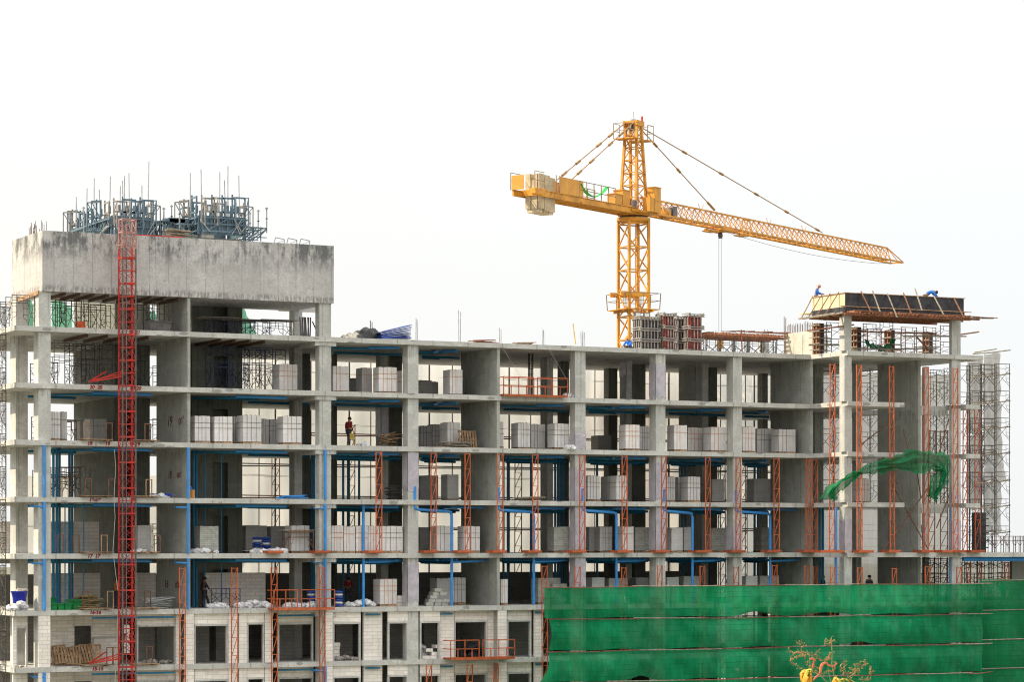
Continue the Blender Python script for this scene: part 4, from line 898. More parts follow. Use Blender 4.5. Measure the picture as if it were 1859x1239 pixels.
for i, (px, y, v) in enumerate(((755, 578, 2), (833, 564, 2), (907, 596, 3), (985, 598, 3), (1055, 602, 3), (1058, 601, 3), (673, 582, 1.5), (1424, 575, 3), (1300, 600, 9), (1352, 600, 9))):
    m = MB(); u = U(px, v); zt_ = Z(px, y, v)
    for d in (0, .09): m.bar((u + d, v, fl(21)), (u + d + rn.uniform(-.03, .03), v, zt_ - d), .035)
    m.build('starter_bar', GAL if i not in (6, 7) else REBAR, B)
m = MB(); m.bar(at(1045, 626, 2), at(1040, 588, 2), .05); tag(m.build('wooden_pole', simple('yellow_timber', (.5, .33, .08))), 'thin yellow wooden pole leaning up from the middle of the roof', 'pole')
# covered heaps on the roof
def heap(pa, pb, n, v, h, mat, label, name='heap', cat='pile', seed=1, cnt=9, r=.3, d=.9):
    rn = random.Random(seed); m = MB(); u0, u1 = U(pa, v), U(pb, v)
    for i in range(cnt):
        t = rn.random(); k = 1 - abs(t - .5) * 1.2; rr_ = r * rn.uniform(.6, 1.1)
        m.blob((u0 + (u1 - u0) * t, v + rn.random() * d, fl(n) + rr_ * .45 + rn.random() * max(0, h * k - rr_)), rr_, rn.random(), (1.15, 1, .72), 6, .3)
    return tag(m.build(name, mat), label, cat)
def tarp(pa, pb, v, zl, zr, mat, label, name, d=1.4, curve=.25, n=21):
    u0, u1 = U(pa, v), U(pb, v); m = MB()
    m.grid(lambda a, b: (u0 + (u1 - u0) * a, v + (b - .5) * d + d / 2, fl(n) + .02 + (zl + (zr - zl) * a + curve * math.sin(a * math.pi) + .05 * math.sin(a * 23 + b * 5) + .05 * math.sin(b * 17 + a * 11)) * (1 - abs(2 * b - 1) ** 4)), 26, 14)
    return tag(m.build(name, mat, None, True), label, cat='tarpaulin')
tarp(652, 694, 1., .25, .5, TARP, 'crumpled black tarpaulin over a low heap on the roof', 'tarpaulin', 1.6, .3)
tarp(628, 656, 1.2, .12, .35, simple('pale_sheet', (.55, .5, .42)), 'pale folded sheet on the roof left of the black tarpaulin', 'folded_sheet', 1.2, .1)
q = empty('sheet_stack', (U(690, .8), .8, fl(21)), 0, 'tilted stack of blue sheets on the roof right of the black tarpaulin', 'sheet stack'); rn = random.Random(4)
for i in range(14):
    m = MB(); L = U(744, .8) - U(690, .8); m.bar((rn.uniform(-.1, .2), .3 + rn.random() * .12, .05 + i * .03), (L + rn.uniform(-.14, .02), .3 + rn.random() * .12, .1 + i * .062), 1.2, .034); m.build('sheet', TARPB if i % 4 else GAL, q)
def plank_heap(pa, pb, n, v, lab, cnt=14, mat=WOOD, h=.3, name='plank_pile', tilt=.1):
    rn = random.Random(pa); m = MB(); u0, u1 = U(pa, v), U(pb, v)
    for i in range(cnt):
        a = rn.uniform(0, .3); b = rn.uniform(.7, 1); z = fl(n) + .03 + h * i / cnt; y = v + rn.random() * .9
        m.bar((u0 + (u1-u0) * a, y, z), (u0 + (u1-u0) * b, y + rn.uniform(-.3, .3), z + rn.uniform(-tilt, tilt) * .5 + .03), .14, .04)
    return tag(m.build(name, mat), lab, 'planks')
plank_heap(860, 904, 21, 1, 'low pile of brown planks on the roof above the dividing wall', 14, WOODR, .2)
plank_heap(935, 973, 21, 1, 'low pile of planks on the roof above the railed platform', 10, WOOD, .15)
plank_heap(690, 732, 19, 1.5, 'tilted heap of planks beside the red-shirted worker', 20, WOOD, .7, tilt=.5)
plank_heap(795, 862, 19, .6, 'long low heap of scrap timber on the second storey down', 26, WOODG, .3)
plank_heap(137, 190, 16, 1.2, 'pile of yellowish planks left of the red hoist on the fifth storey down', 34, simple('yellowish_plank', (.24, .19, .09), .8, .3), .75)
plank_heap(262, 318, 16, .8, 'sprawling heap of grey boards right of the red hoist mast', 34, GAL, .55, tilt=.35)
plank_heap(278, 318, 18, 1, 'low heap of dark scrap on the third storey down beside the wall', 10, TARPB, .25)
plank_heap(505, 560, 18, .6, 'low heap of blue plastic pipes and planks on the third storey down', 10, PIPE, .15)
plank_heap(705, 731, 18, 1, 'stack of dark reinforcing mats beside the wrapped column', 20, SCF, .8, tilt=.05)
plank_heap(935, 990, 18, .6, 'low heap of dark scrap at the foot of a mast on the third storey down', 12, WOODG, .2)
def wooden_pallet(loc, rot, label):
    m = MB()
    for i in range(7): m.box((-.6 + i * .18, -.5, .1), (-.6 + i * .18 + .11, .5, .125))
    for y in (-.46, 0, .46): m.box((-.6, y - .04, 0), (.6, y + .04, .098))
    o = m.build('wooden_pallet', WOOD); o.location = loc; o.rotation_euler = rot; return tag(o, label, 'pallet')
wooden_pallet((U(856, .6), 1.2, fl(19) + .5), (R_(82), 0, R_(8)), 'wooden pallet leaning upright against the dividing wall')
for i, (px, a, z) in enumerate(((100, 78, .6), (112, 62, .5), (126, 50, .42), (150, 72, .58), (163, 80, .6))):
    wooden_pallet((U(px, 1.0 + .2 * i), 1.0 + .2 * i, fl(15) + z), (R_(a), R_(6 * (i % 3 - 1)), R_(20 * (i % 2) - 8)), f'brown wooden pallet heaped left of the red hoist on the lowest storey, {ORD[i]} from left')
k_ = 0
for n, pxs in ((19, (152, 193, 263)), (18, (113, 155, 197, 265)), (17, (105, 133, 184, 280)), (16, (150, 195, 263)), (15, (194, 206, 266))):
    for px in pxs:
        m = MB(); w_ = .36; m.bar((0, 0, 0), (0, 0, .95), .05); m.bar((w_, .1, 0), (w_, .1, .95), .05); m.bar((-.02, 0, .95), (w_ + .02, .1, .95), .05)
        o = m.build('guard_frame', SCFR if k_ % 3 else WOOD, None, False, (U(px, .2), .2, fl(n) + .03)); k_ += 1
        tag(o, f'small open guard frame at the {STO[n]} edge, {ORD[pxs.index(px)]} from left', 'guard frame', 'guard frames beside the hoist')
    for j_, (a, b) in enumerate(((148, 204), (240, 289))):
        m = MB(); u0, u1 = U(a, -.1), U(b, -.1)
        for q_ in range(4): m.box((0, q_ * .2, 0), (u1 - u0 - .03 * q_, q_ * .2 + .18, .045))
        m.box((.1, .05, -.05), (.2, .75, -.002)); m.box((u1 - u0 - .3, .05, -.05), (u1 - u0 - .2, .75, -.002))
        o = m.build('loading_board', WOOD, None, False, (u0, -.22, fl(n) + .055)); tag(o, f'plank loading board {("left", "right")[j_]} of the red hoist, {STO[n]} edge', 'loading board', 'loading boards beside the hoist')
for n, px, v in ((18, 118, 3.), (18, 138, 2.5), (16, 410, 2.), (18, 340, 9), (19, 285, 9), (20, 285, 9), (17, 285, 9), (20, 80, 9), (19, 82, 9), (18, 84, 9)):
    tower((U(px, v), v, fl(n) + .003), (1.7,) if n != 16 else (1.1,), 1.1, 1.3, 5, SCFB if n == 16 else SCF, f'lone frame scaffold on the {STO[n]}, {"front" if v < 4 else "rear"} {px}'.replace(str(px), {118: 'left one', 138: 'right one', 410: 'one', 340: 'inner one', 285: 'one by the gap', 80: 'one', 82: 'one', 84: 'one'}[px]), 'lone frame scaffolds')
# bags and rubbish
for i, (a, b, n, v, h, c, r, lab) in enumerate(((386, 418, 16, .5, .3, 14, .22, 'heap of white plastic bags behind the second left mast'), (437, 494, 16, .5, .45, 24, .24, 'large heap of crumpled white bags on the fifth storey down'), (520, 545, 16, .7, .25, 10, .2, 'small heap of white bags inside the hanging platform railing'), (552, 592, 16, .5, .3, 14, .2, 'white bag heap at the foot of the third front column'), (637, 684, 16, .5, .45, 26, .2, 'heap of white and blue bags beside the blue pipe, fifth storey down'),
    (357, 400, 17, .5, .3, 14, .22, 'white bag heap in front of the grey patterned block stack'), (466, 482, 17, .5, .2, 6, .2, 'few white bags left of the orange tray'), (497, 520, 17, .6, .4, 12, .22, 'heap of white bags left of the low trestle scaffold'), (248, 268, 17, .6, .3, 8, .2, 'white bag heap right of the red hoist mast'), (658, 684, 19, .6, .18, 7, .2, 'small heap of pinkish plastic behind the red-shirted worker'), (607, 650, 15, .5, .35, 20, .14, 'rubble and white scraps in the middle doorway'), (258, 318, 15, .8, .25, 18, .16, 'grey rubble heap in the doorway right of the red hoist'), (838, 884, 15, 1.5, .9, 26, .25, 'dark bag heap in the doorway behind the right platform'), (764, 775, 15, .8, 1., 9, .2, 'bags piled beside broken blocks in a doorway'), (1030, 1046, 20, .35, .3, 8, .22, 'crumpled plastic film at the column foot beside the railed platform'), (1033, 1048, 19, .0, .25, 8, .2, 'crumpled film at the foot of a column on the second storey down'), (284, 312, 18, .4, .25, 8, .18, 'bags with blue sheet beside the red hoist, third storey down'))):
    heap(a, b, n, v, h, PLS if i not in (10, 11, 12) else RUB if i < 12 else TR_D, lab, 'bag_heap', 'bags', i + 20, c, r)
for i, (a, b, n, v) in enumerate(((610, 629, 16, .6), (562, 571, 16, 1.), (462, 500, 17, 2.2))):
    q = empty('cement_bags', (U(a, v), v, fl(n)), 0, ('neat stack of blue and white cement bags behind the platform', 'half hidden stack of cement bags left of the third column', 'wide stack of blue bags in the shade on the fourth storey down')[i], 'cement bags'); w = U(b, v) - U(a, v)
    for k in range(6):
        for j in range(max(1, round(w / .55))):
            m = MB(); m.blob((.27 + j * .55, .3, .08 + k * .15), .3, k * 7 + j, (.95, 1, .3), 6, .06); m.build('bag', (TARPB, PLS, TARPB)[(k + j) % 3], q, True)
# bins
q = empty('blue_bin', (U(40, .3), .8, fl(16) + .38), 0, 'blue plastic bin full of rubbish near the left slab corner', 'bin')
m = MB(); m.lathe([(.33, 0), (.36, .3), (.43, .58), (.46, .6), (.46, .64), (.40, .63)], 16); m.build('bin_body', BINB, q)
m = MB(); [m.blob((random.uniform(-.3, .3), random.uniform(-.3, .3), .66), .16, i, (1, 1, .7)) for i in range(6)]; m.build('rubbish', RUB, q)
heap(24, 54, 16, .3, .5, PLS, 'white rubbish bags under the blue bin at the left corner', 'bag_heap', 'bags', 77, 12, .2)
heap(30, 52, 15, -.0, .1, WOODG, 'scraps on the slab edge below the blue bin', 'scrap_heap', 'scraps', 78, 5, .1)
for i, (px, z, s) in enumerate(((99, 0, 1), (112, 0, 1), (124, 0, 1.05), (138, 0, 1.5), (97, .36, .8))):
    q = empty('green_tub', (U(px, .6 + .5 * (i > 2)), .9 + .5 * (i > 2), fl(16) + .004 + z), R_(9 * i), ('leftmost green plastic tub at the foot of the left pipe', 'second green plastic tub from the left pipe', 'third green plastic tub, left of the big one', 'large green plastic tub left of the yellowish planks', 'green tub stacked on the leftmost tub')[i], 'tub', 'green tubs by the left pipe'); q.scale = (s,) * 3
    m = MB(); m.add([(-.17,-.14,0),(.17,-.14,0),(.17,.14,0),(-.17,.14,0),(-.22,-.19,.36),(.22,-.19,.36),(.22,.19,.36),(-.22,.19,.36),(-.19,-.16,.34),(.19,-.16,.34),(.19,.16,.34),(-.19,.16,.34)], [(3,2,1,0),(0,1,5,4),(1,2,6,5),(2,3,7,6),(3,0,4,7),(4,5,9,8),(5,6,10,9),(6,7,11,10),(7,4,8,11),(8,9,10,11)]); m.build('tub_body', BING, q)
    m = MB(); m.bar((-.24, -.2, .33), (.24, -.2, .33), .03, .05); m.bar((-.24, .2, .33), (.24, .2, .33), .03, .05); m.bar((-.23, -.2, .33), (-.23, .2, .33), .028, .045); m.bar((.23, -.2, .33), (.23, .2, .33), .028, .045); m.build('rim', BING, q)
m = MB(); m.lathe([(.28, 0), (.3, .02), (.3, .3), (.28, .32), (.28, .6), (.3, .62), (.3, .84), (.27, .86)], 14); o = m.build('oil_drum', simple('orange_drum', (.55, .10, .03)), None, False, (U(147, 1.2), 1.2, fl(21) + .003)); o.scale = (.8, .8, .5); tag(o, 'orange-red steel drum on the roof deck under the upstand', 'drum')
m = MB(); m.add([(0,0,0),(1.1,0,0),(1.1,.8,0),(0,.8,0),(-.1,-.05,.62),(1.2,-.05,.55),(1.2,.85,.55),(-.1,.85,.62)], [(3,2,1,0),(4,5,6,7),(0,1,5,4),(1,2,6,5),(2,3,7,6),(3,0,4,7)]); m.bar((-.12, -.07, .6), (1.22, -.07, .53), .06); o = m.build('mortar_skip', DGR, None, False, (U(273, .8), .8, fl(21) + .003)); tag(o, 'dark steel mortar skip on the roof deck right of the hoist', 'skip')
m = MB(); [m.bar((i * .07, 0, 0), (i * .07 + .12 + random.uniform(-.1, .1), .25, 1.15), .07, .02) for i in range(9)]; m.bar((.7, 0, .9), (1.2, .1, 0), .05); o = m.build('board_stack', DGR, None, False, (U(546, 1.), 1., fl(21) + .003)); tag(o, 'dark boards leaning at the column on the roof deck end', 'boards')
m = MB(); [m.tube([(.0 + i * .11, .08 * (i % 2), 0), (.02 + i * .11, .08 * (i % 2), 2.72)], .03, 5) for i in range(4)]; [m.bar((-.03, 0, .3 + k * .3), (.36, 0, .3 + k * .3), .02) for k in range(8)]; o = m.build('rebar_cage', SCF, None, False, (U(959, 3), 3, fl(20) + .003)); tag(o, 'tall dark bundle of bars standing behind the railed platform', 'rebar cage')
m = MB(); m.lathe([(.2, 0), (.24, .02), (.24, .55), (.2, .57)], 12); o = m.build('paint_bucket', HELO, None, False, (U(349, .6), .6, fl(18) + .003)); o.scale = (.6, .6, .8); tag(o, 'small orange bucket beside the blue pipe on the third storey down', 'bucket')
m = MB(); [m.bar((-.5 + .33 * i, 0, 0), (-.5 + .33 * i, .25, 1.7), .04) for i in range(4)]; [m.bar((-.5, .02 + z * .15, z), (.5, .02 + z * .15, z), .04) for z in (.3, .8, 1.3, 1.65)]; o = m.build('steel_grille', SCF, None, False, (U(1665, -.5), -.5, fl(17) + .003)); tag(o, 'dark steel grille leaning in the right tower above the net', 'grille')

# ------------------------------------------------------------------ tower crane behind the building
cu, cv = U(1150, 19.5), 19.5; ZS = ZC + 21.9
K = empty('tower_crane', (cu, cv, 0), 0, 'yellow tower crane with lattice jib rising behind the building', 'tower crane')
mw = .74; sec = 1.55
for x in (-mw, mw):
    for y in (-mw, mw): m = MB(); m.bar((x, y, 0), (x, y, ZS - .3), .16); m.build('mast_leg', YEL, K)
m = MB(); k = int((ZS - .4) / sec)
for i in range(k + 1):
    z = ZS - .5 - i * sec
    for p, q in (((-mw,-mw),(mw,-mw)), ((mw,-mw),(mw,mw)), ((mw,mw),(-mw,mw)), ((-mw,mw),(-mw,-mw))):
        m.bar((*p, z), (*q, z), .08)
        if z > sec: m.bar((*(p if i % 2 else q), z), (*(q if i % 2 else p), z - sec), .075)
m.build('mast_lacing', YEL, K)
m = MB(); [m.bar((.2 + .3 * s, .1, 2), (.2 + .3 * s, .1, ZS - .4), .04) for s in (0, 1)]; [m.bar((.2, .1, 2 + .35 * i), (.5, .1, 2 + .35 * i), .025) for i in range(int((ZS - 3) / .35))]; m.build('ladder', YEL, K)
# working platform round the mast
zp = Z(1150, 563, 19.5)
m = MB(); e = 1.28
for a, b in (((-e,-e),(e,-mw-.08)), ((-e,mw+.08),(e,e)), ((-e,-mw-.08),(-mw-.08,mw+.08)), ((mw+.08,-mw-.08),(e,mw+.08))): m.box((*a, zp - .06), (*b, zp))
for x in (-mw, mw): m.bar((x, -e - .1, zp - .13), (x, e + .1, zp - .13), .1, .14); m.bar((-e - .1, x, zp + 1.0), (e * .6, x, zp + 1.0), .12, .3)
for x in (-1, 1): m.bar((x * mw, -mw, zp - .2), (x * mw * .2, -mw, zp - 1.3), .1)
m.build('work_platform', YEL, K)
m = MB()
for p, q in (((-e,-e),(e,-e)), ((e,-e),(e,e)), ((e,e),(-e,e)), ((-e,e),(-e,-e))):
    for t in (0, .5, 1): x = p[0] + (q[0]-p[0])*t; y = p[1] + (q[1]-p[1])*t; m.bar((x, y, zp), (x * 1.04, y * 1.04, zp + 1.05), .04)
    for z in (.55, 1.05): m.bar((*p, zp + z), (*q, zp + z), .035)
m.build('platform_rail', DRAIL, K)
for x, y in ((-.5, -1.35), (0.15, -1.4), (1.55, -.6)):
    m = MB(); m.bar((x, y, zp - .12), (x, y, zp - .3), .05); m.box((x - .2, y - .15, zp - .62), (x + .2, y + .02, zp - .28)); fo = m.build('floodlight', DGR, K)
    m = MB(); m.box((x - .17, y - .158, zp - .6), (x + .17, y - .152, zp - .34)); m.build('lamp_glass', LAMPG, fo)
# slewing ring
m = MB(); m.lathe([(.95, -.38), (1.12, -.3), (1.12, -.12), (.8, -.1), (.8, .0), (1.05, .02), (1.05, .16), (.7, .18)], 24, (0, 0, ZS)); m.build('slewing_ring', YEL, K)
m = MB(); m.lathe([(.82, -.1), (.9, -.08), (.9, -.02), (.82, 0)], 24, (0, 0, ZS)); m.build('ring_gear', DGR, K)
JA = math.atan2(-22.4 * ST + 34 * CT, 22.4 * CT + 34 * ST)
T = empty('crane_top', (0, 0, ZS + .18), JA); T.parent = K
def tb(nm, mat, fn): m = MB(); fn(m); return m.build(nm, mat, T)
# jib: triangular lattice, one top chord and two bottom chords
JL, jt, jw, jh = 40.5, 38.8, .56, 1.02
tb('jib_chord', YEL, lambda m: m.bar((1., 0, .2 + jh), (jt, 0, .2 + jh), .11))
for s in (-1, 1): tb('jib_chord', YEL, lambda m: m.bar((.6, s * jw, .2), (JL, s * jw * .95, .2), .12))
def jl(m):
    p = .78; n = int((jt - 1.2) / p)
    for i in range(n):
        x = 1.2 + i * p
        for s in (-1, 1):
            m.bar((x, 0, .2 + jh - .04), (x + p / 2, s * jw, .22), .042); m.bar((x + p / 2, s * jw, .22), (x + p, 0, .2 + jh - .04), .042)
        m.bar((x + p/2, -jw, .2), (x + p/2, jw, .2), .05)
        m.bar((x + p/2, -jw * (1 if i % 2 else -1), .2), (x + 1.5 * p, jw * (1 if i % 2 else -1), .2), .04)
    for s in (-1, 1): m.bar((jt, 0, .2 + jh), (JL, s * jw * .95, .24), .06); m.bar((jt, 0, .2 + jh), (JL - 1, s * jw * .95, .24), .045)
    m.bar((JL, -jw, .2), (JL, jw, .2), .1)
    for x in (9, 19, 24.5): m.bar((x, 0, .2 + jh), (x - .1, .1, .6 + jh), .03); m.bar((x + .25, 0, .2 + jh), (x + .3, -.1, .55 + jh), .03)
tb('jib_lacing', YEL, jl)
tb('walkway', YEL2, lambda m: [m.bar((x, -.2, .28), (min(x + 5.9, JL - 1), -.2, .28), .35, .03) for x in range(1, 40, 6)])
tb('hoist_winch', YEL2, lambda m: (m.box((3.4, -.42, .27), (4.3, .42, .62))))
wn = tb('winch_drum', DGR, lambda m: (m.tube([(4.7, -.42, .62), (4.7, .42, .62)], .3, 14), m.box((4.45, -.5, .26), (5.0, -.44, .95)), m.box((4.45, .44, .26), (5.0, .5, .95))))
# slewing deck, cab and cabinets
tb('slewing_deck', YEL, lambda m: (m.box((-1.6, -.85, .0), (1.5, .85, .18)), m.box((-1.2, -1.25, -.02), (1.6, -.86, .06))))
cb = tb('operator_cab', YEL2, lambda m: (m.box((.3, -1.5, .07), (1.05, -.88, 1.7)), m.box((.27, -1.53, 1.702), (1.08, -.86, 1.76)), m.box((-.3, -1.45, .07), (.29, -.9, 1.0))))
m = MB(); m.box((1.052, -1.4, .85), (1.062, -.95, 1.55)); m.build('cab_window', simple('dark_glass', (.05, .06, .06), .1), cb)
m = MB(); m.box((.67, -1.512, .1), (.69, -1.502, 1.68)); m.bar((.3, -1.51, .85), (1.05, -1.51, .85), .02); m.build('panel_seam', YEL, cb)
tb('machine_cabinet', YEL2, lambda m: (m.box((-2.4, -.62, .18), (-1.5, .1, 1.3)), m.box((-2.45, -.66, 1.302), (-1.46, .14, 1.36))))
tb('machine_cabinet', YEL2, lambda m: (m.box((-3.35, -.6, .19), (-2.45, .0, .95)), m.box((-3.4, -.64, .952), (-2.42, .04, 1.0))))
for c_ in ((.2, .5, 0), (-.7, -.5, 0)): tb('slewing_motor', DGR, lambda m: m.lathe([(.18, .18), (.2, .3), (.2, .75), (.12, .85)], 12, c_))
# apex tower
az = 6.1; bw_, tw_ = .72, .26
def ap(m):
    for sx in (-1, 1):
        for sy in (-1, 1): m.bar((sx * bw_, sy * .62, .18), (sx * tw_, sy * .42, az), .16)
tb('apex_leg', YEL, ap)
def apl(m):
    n = 7
    for i in range(n):
        a, b = i / n, (i + 1) / n
        f = lambda t, sx, sy: Vector((sx * (bw_ + (tw_ - bw_) * t), sy * (.62 - .2 * t), .18 + (az - .18) * t))
        for p, q in (((-1,-1),(1,-1)), ((1,-1),(1,1)), ((1,1),(-1,1)), ((-1,1),(-1,-1))):
            if p[1] != q[1]: m.bar(f(a, *(p if i % 2 else q)), f(b, *(q if i % 2 else p)), .055)
            else: m.bar(f(a, *(p if i % 2 else q)), f(b, *(q if i % 2 else p)), .06)
            m.bar(f(b, *p), f(b, *q), .06)
    for k in range(18): m.bar((-.15, -.3, .4 + k * .32), (.15, -.3, .4 + k * .32), .025)
    for s in (-.15, .15): m.bar((s, -.3, .2), (s * .8, -.25, az - .2), .035)
tb('apex_lacing', YEL, apl)
tb('apex_head', YEL, lambda m: (m.box((-.5, -.55, az - .25), (.5, -.4, az + .1)), m.box((-.5, .4, az - .25), (.5, .55, az + .1)), m.bar((-.42, -.4, az), (-.42, .4, az), .14), m.bar((.42, -.4, az), (.42, .4, az), .14), m.box((-1.25, -.8, az - 1.2), (-.45, .8, az - 1.14)), m.box((.45, -.8, az - 1.2), (1.25, .8, az - 1.14))))
tb('sheave', DGR, lambda m: (m.tube([(.1, -.1, az - .15), (.1, .1, az - .15)], .3, 16), m.tube([(-.25, -.08, az - .4), (-.25, .08, az - .4)], .2, 14)))
def arail(m):
    for s in (-1, 1):
        for y in (-.8, 0, .8): m.bar((s * 1.25, y, az - 1.17), (s * 1.25, y, az - .15), .035)
        for y in (-.8, .8): m.bar((s * .5, y, az - 1.17), (s * .5, y, az - .15), .035)
        for z in (-.15, -.65):
            m.bar((s * 1.25, -.8, az + z), (s * 1.25, .8, az + z), .03)
            for y in (-.8, .8): m.bar((s * .5, y, az + z), (s * 1.25, y, az + z), .03)
tb('apex_rail', DRAIL, arail)
tb('beacon', simple('red_beacon', (.5, .02, .01), .3), lambda m: m.lathe([(.06, az + .1), (.07, az + .35), (.05, az + .45)], 8, (.45, -.4, 0)))
tb('antenna', GAL, lambda m: (m.bar((0, 0, az), (0, 0, az + .75), .03), m.lathe([(.2, az + .05), (.2, az + .2), (.1, az + .28)], 10)))
def tie(nm, p, q, ks):
    m = MB(); p = Vector(p); q = Vector(q); m.tube([p, q], .035, 6)
    for k in ks: c = p + (q - p) * k; d = (q - p).normalized(); m.tube([c - d * .28, c - d * .2, c + d * .2, c + d * .28], .085, 6)
    m.build(nm, WOODR if False else simple('tie_bar_paint', (.30, .17, .06), .5, .2), T)
tie('jib_tie', (.5, -.0, az - .1), (11.1, 0, jh + .35), (.22, .52, .92, .97)); tie('jib_tie', (.5, .15, az), (27.6, 0, jh + .35), (.24, .43, .62, .79, .97))
for s in (-1, 1): tie('counter_jib_tie', (-.5, s * .35, az - .05), (-9.3, s * .62, .95), (.2, .36, .64, .82))
tb('trolley_rope', DROPE, lambda m: m.tube([(12.6, 0, .0)] + [(12.6 + 27 * i / 10, 0, -.02 - .42 * math.sin(math.pi * i / 10)) for i in range(1, 10)] + [(39.6, 0, .12)], .014, 4))
# counter jib
cL = -13.5
for s in (-1, 1): tb('counter_jib_beam', YEL, lambda m: (m.bar((-.7, s * .72, .05), (cL, s * .72, .0), .12, .34), m.bar((-.7, s * .72, .26), (cL, s * .72, .2), .2, .04)))
tb('counter_jib_deck', YEL2, lambda m: ([m.bar((-1.7 - i * 1.05, -.66, -.02), (-1.7 - i * 1.05, .66, -.02), .1, .16) for i in range(9)], [m.bar((-1.7 - i * 1.05, -.66, -.08), (-2.75 - i * 1.05, .66, -.08), .06) for i in range(8)], m.box((-10.4, -.6, .1), (-1.6, .6, .14))))
def crl(m):
    for y in (-.8, .8):
        for i in range(6): x = -3.6 - i * .9; m.bar((x, y, .2), (x, y, 1.25), .045)
        for z in (.7, 1.25): m.bar((-3.6, y, z), (-8.1, y, z), .04)
tb('counter_jib_rail', DRAIL, crl)
for s in (-1, 1):
    for i in range(3): tb('side_board', YEL2, lambda m: m.box((-10.45 + i * .95, s * .8 - .02, .22), (-10.45 + i * .95 + .92, s * .8 + .02, 1.28)))
tb('end_board', YEL2, lambda m: (m.box((cL - .06, -.1, .2), (cL - .02, .8, 1.1))))
def er(m):
    for y in (-.9, .9): m.bar((cL, y, .2), (cL, y, 1.3), .04); m.bar((cL, y, 1.3), (cL + 1.1, y, 1.3), .035); m.bar((cL, y, .75), (cL + 1.1, y, .75), .035)
    for x in (-10.6, -11.0): m.bar((x, -.9, .2), (x, -.9, 1.3), .04)
tb('end_rail', DRAIL, er)
tb('end_beam', YEL, lambda m: m.box((cL - .15, -1.05, -.12), (cL + 1.1, -.66, .22)) or m.box((-12.55, -1.0, -.1), (-12.42, 1.0, .28)))
for i, (x, zz) in enumerate(((-12.1, 1.3), (-11.46, 1.26), (-10.85, 1.15))):
    tb('counterweight', CWT, lambda m: (m.box((x - .3, -.52, -1.0 + .1 * (i == 0)), (x + .3, .52, .9)), m.box((x - .3, -.52, .9), (x + .3, -.14, zz)), m.box((x - .3, .16, .9), (x + .3, .52, zz)), m.box((x - .24, -.42, -1.15), (x + .24, .42, -1.0 + .1 * (i == 0)))))
tb('hanging_strap', DGR, lambda m: [m.bar((-12.42, y, -1.), (-12.42, y, 1.25), .03) for y in (-.4, .1)])
m = MB(); P0, P1 = Vector((-8.0, -.76, 1.05)), Vector((-4.6, -.76, 1.25))
m.grid(lambda a, b: P0 + (P1 - P0) * a + Vector((0, .3 * (b - .5), -.62 * math.sin(math.pi * a) ** .8 + .1 * abs(b - .5) - .5 * a * (1-a))), 20, 6)
o = m.build('hammock', simple('green_cloth', (.02, .36, .06), .8, .2), T, True)
# trolley and hook
TX = 12.0
tb('trolley', YEL, lambda m: (m.box((TX - 1.1, -.75, -.05), (TX + 1.1, -.62, .12)), m.box((TX - 1.1, .62, -.05), (TX + 1.1, .75, .12)), m.box((TX - .5, -.6, -.06), (TX + .5, .6, .06)), m.box((TX + .4, -1.5, -.35), (TX + 1.5, -.76, -.29)), m.box((TX - 2, -.4, -.2), (TX - .9, .4, -.12)), [m.bar((x, -1.5, -.3), (x, -1.5, .75), .05) for x in (TX + .4, TX + 1.5)], m.bar((TX + .4, -1.5, .75), (TX + 1.5, -1.5, .75), .05), m.bar((TX + .4, -1.5, .2), (TX + 1.5, -1.5, .2), .05)))
tb('trolley_sheave', DGR, lambda m: (m.tube([(TX - .1, -.1, -.3), (TX - .1, .1, -.3)], .17, 14), m.box((TX - .16, -.13, -.52), (TX - .04, .13, -.1))))
zh = ZC + 14.4 - (ZS + .18)
for dx in (-.32, .02): tb('hoist_rope', DROPE, lambda m: m.tube([(TX + dx, 0, -.3), (TX + dx * 1., 0, zh)], .015, 5))
tb('hook_block', YEL, lambda m: (m.box((TX - .4, -.12, zh - .6), (TX + .1, .12, zh)), m.tube([(TX - .15, 0, zh - .6), (TX - .15, 0, zh - .85), (TX - .05, 0, zh - 1.0), (TX + .08, 0, zh - .92)], .05, 6)))

# ------------------------------------------------------------------ people
def skin_obj(name, nodes, edges, mat, parent, sub=1):
    me = bpy.data.meshes.new(name); bm = bmesh.new(); ly = bm.verts.layers.skin.verify(); vs = {}
    for i, (k, (p, r)) in enumerate(nodes.items()):
        v = bm.verts.new(p); v[ly].radius = (r, r) if not isinstance(r, tuple) else r; v[ly].use_root = i == 0; vs[k] = v
    for a, b in edges: bm.edges.new((vs[a], vs[b]))
    bm.to_mesh(me); bm.free(); me.materials.append(mat)
    o = bpy.data.objects.new(name, me); COL.objects.link(o); o.parent = parent
    s = o.modifiers.new('skin', 'SKIN'); s.use_smooth_shade = True; s.branch_smoothing = .3
    q = o.modifiers.new('subsurf', 'SUBSURF'); q.levels = q.render_levels = sub
    return o
STAND = dict(pel=(0,0,.88), spn=(0,0,1.08), chs=(.01,0,1.27), nek=(.01,0,1.42), hed=(.03,0,1.53), top=(.03,0,1.6))
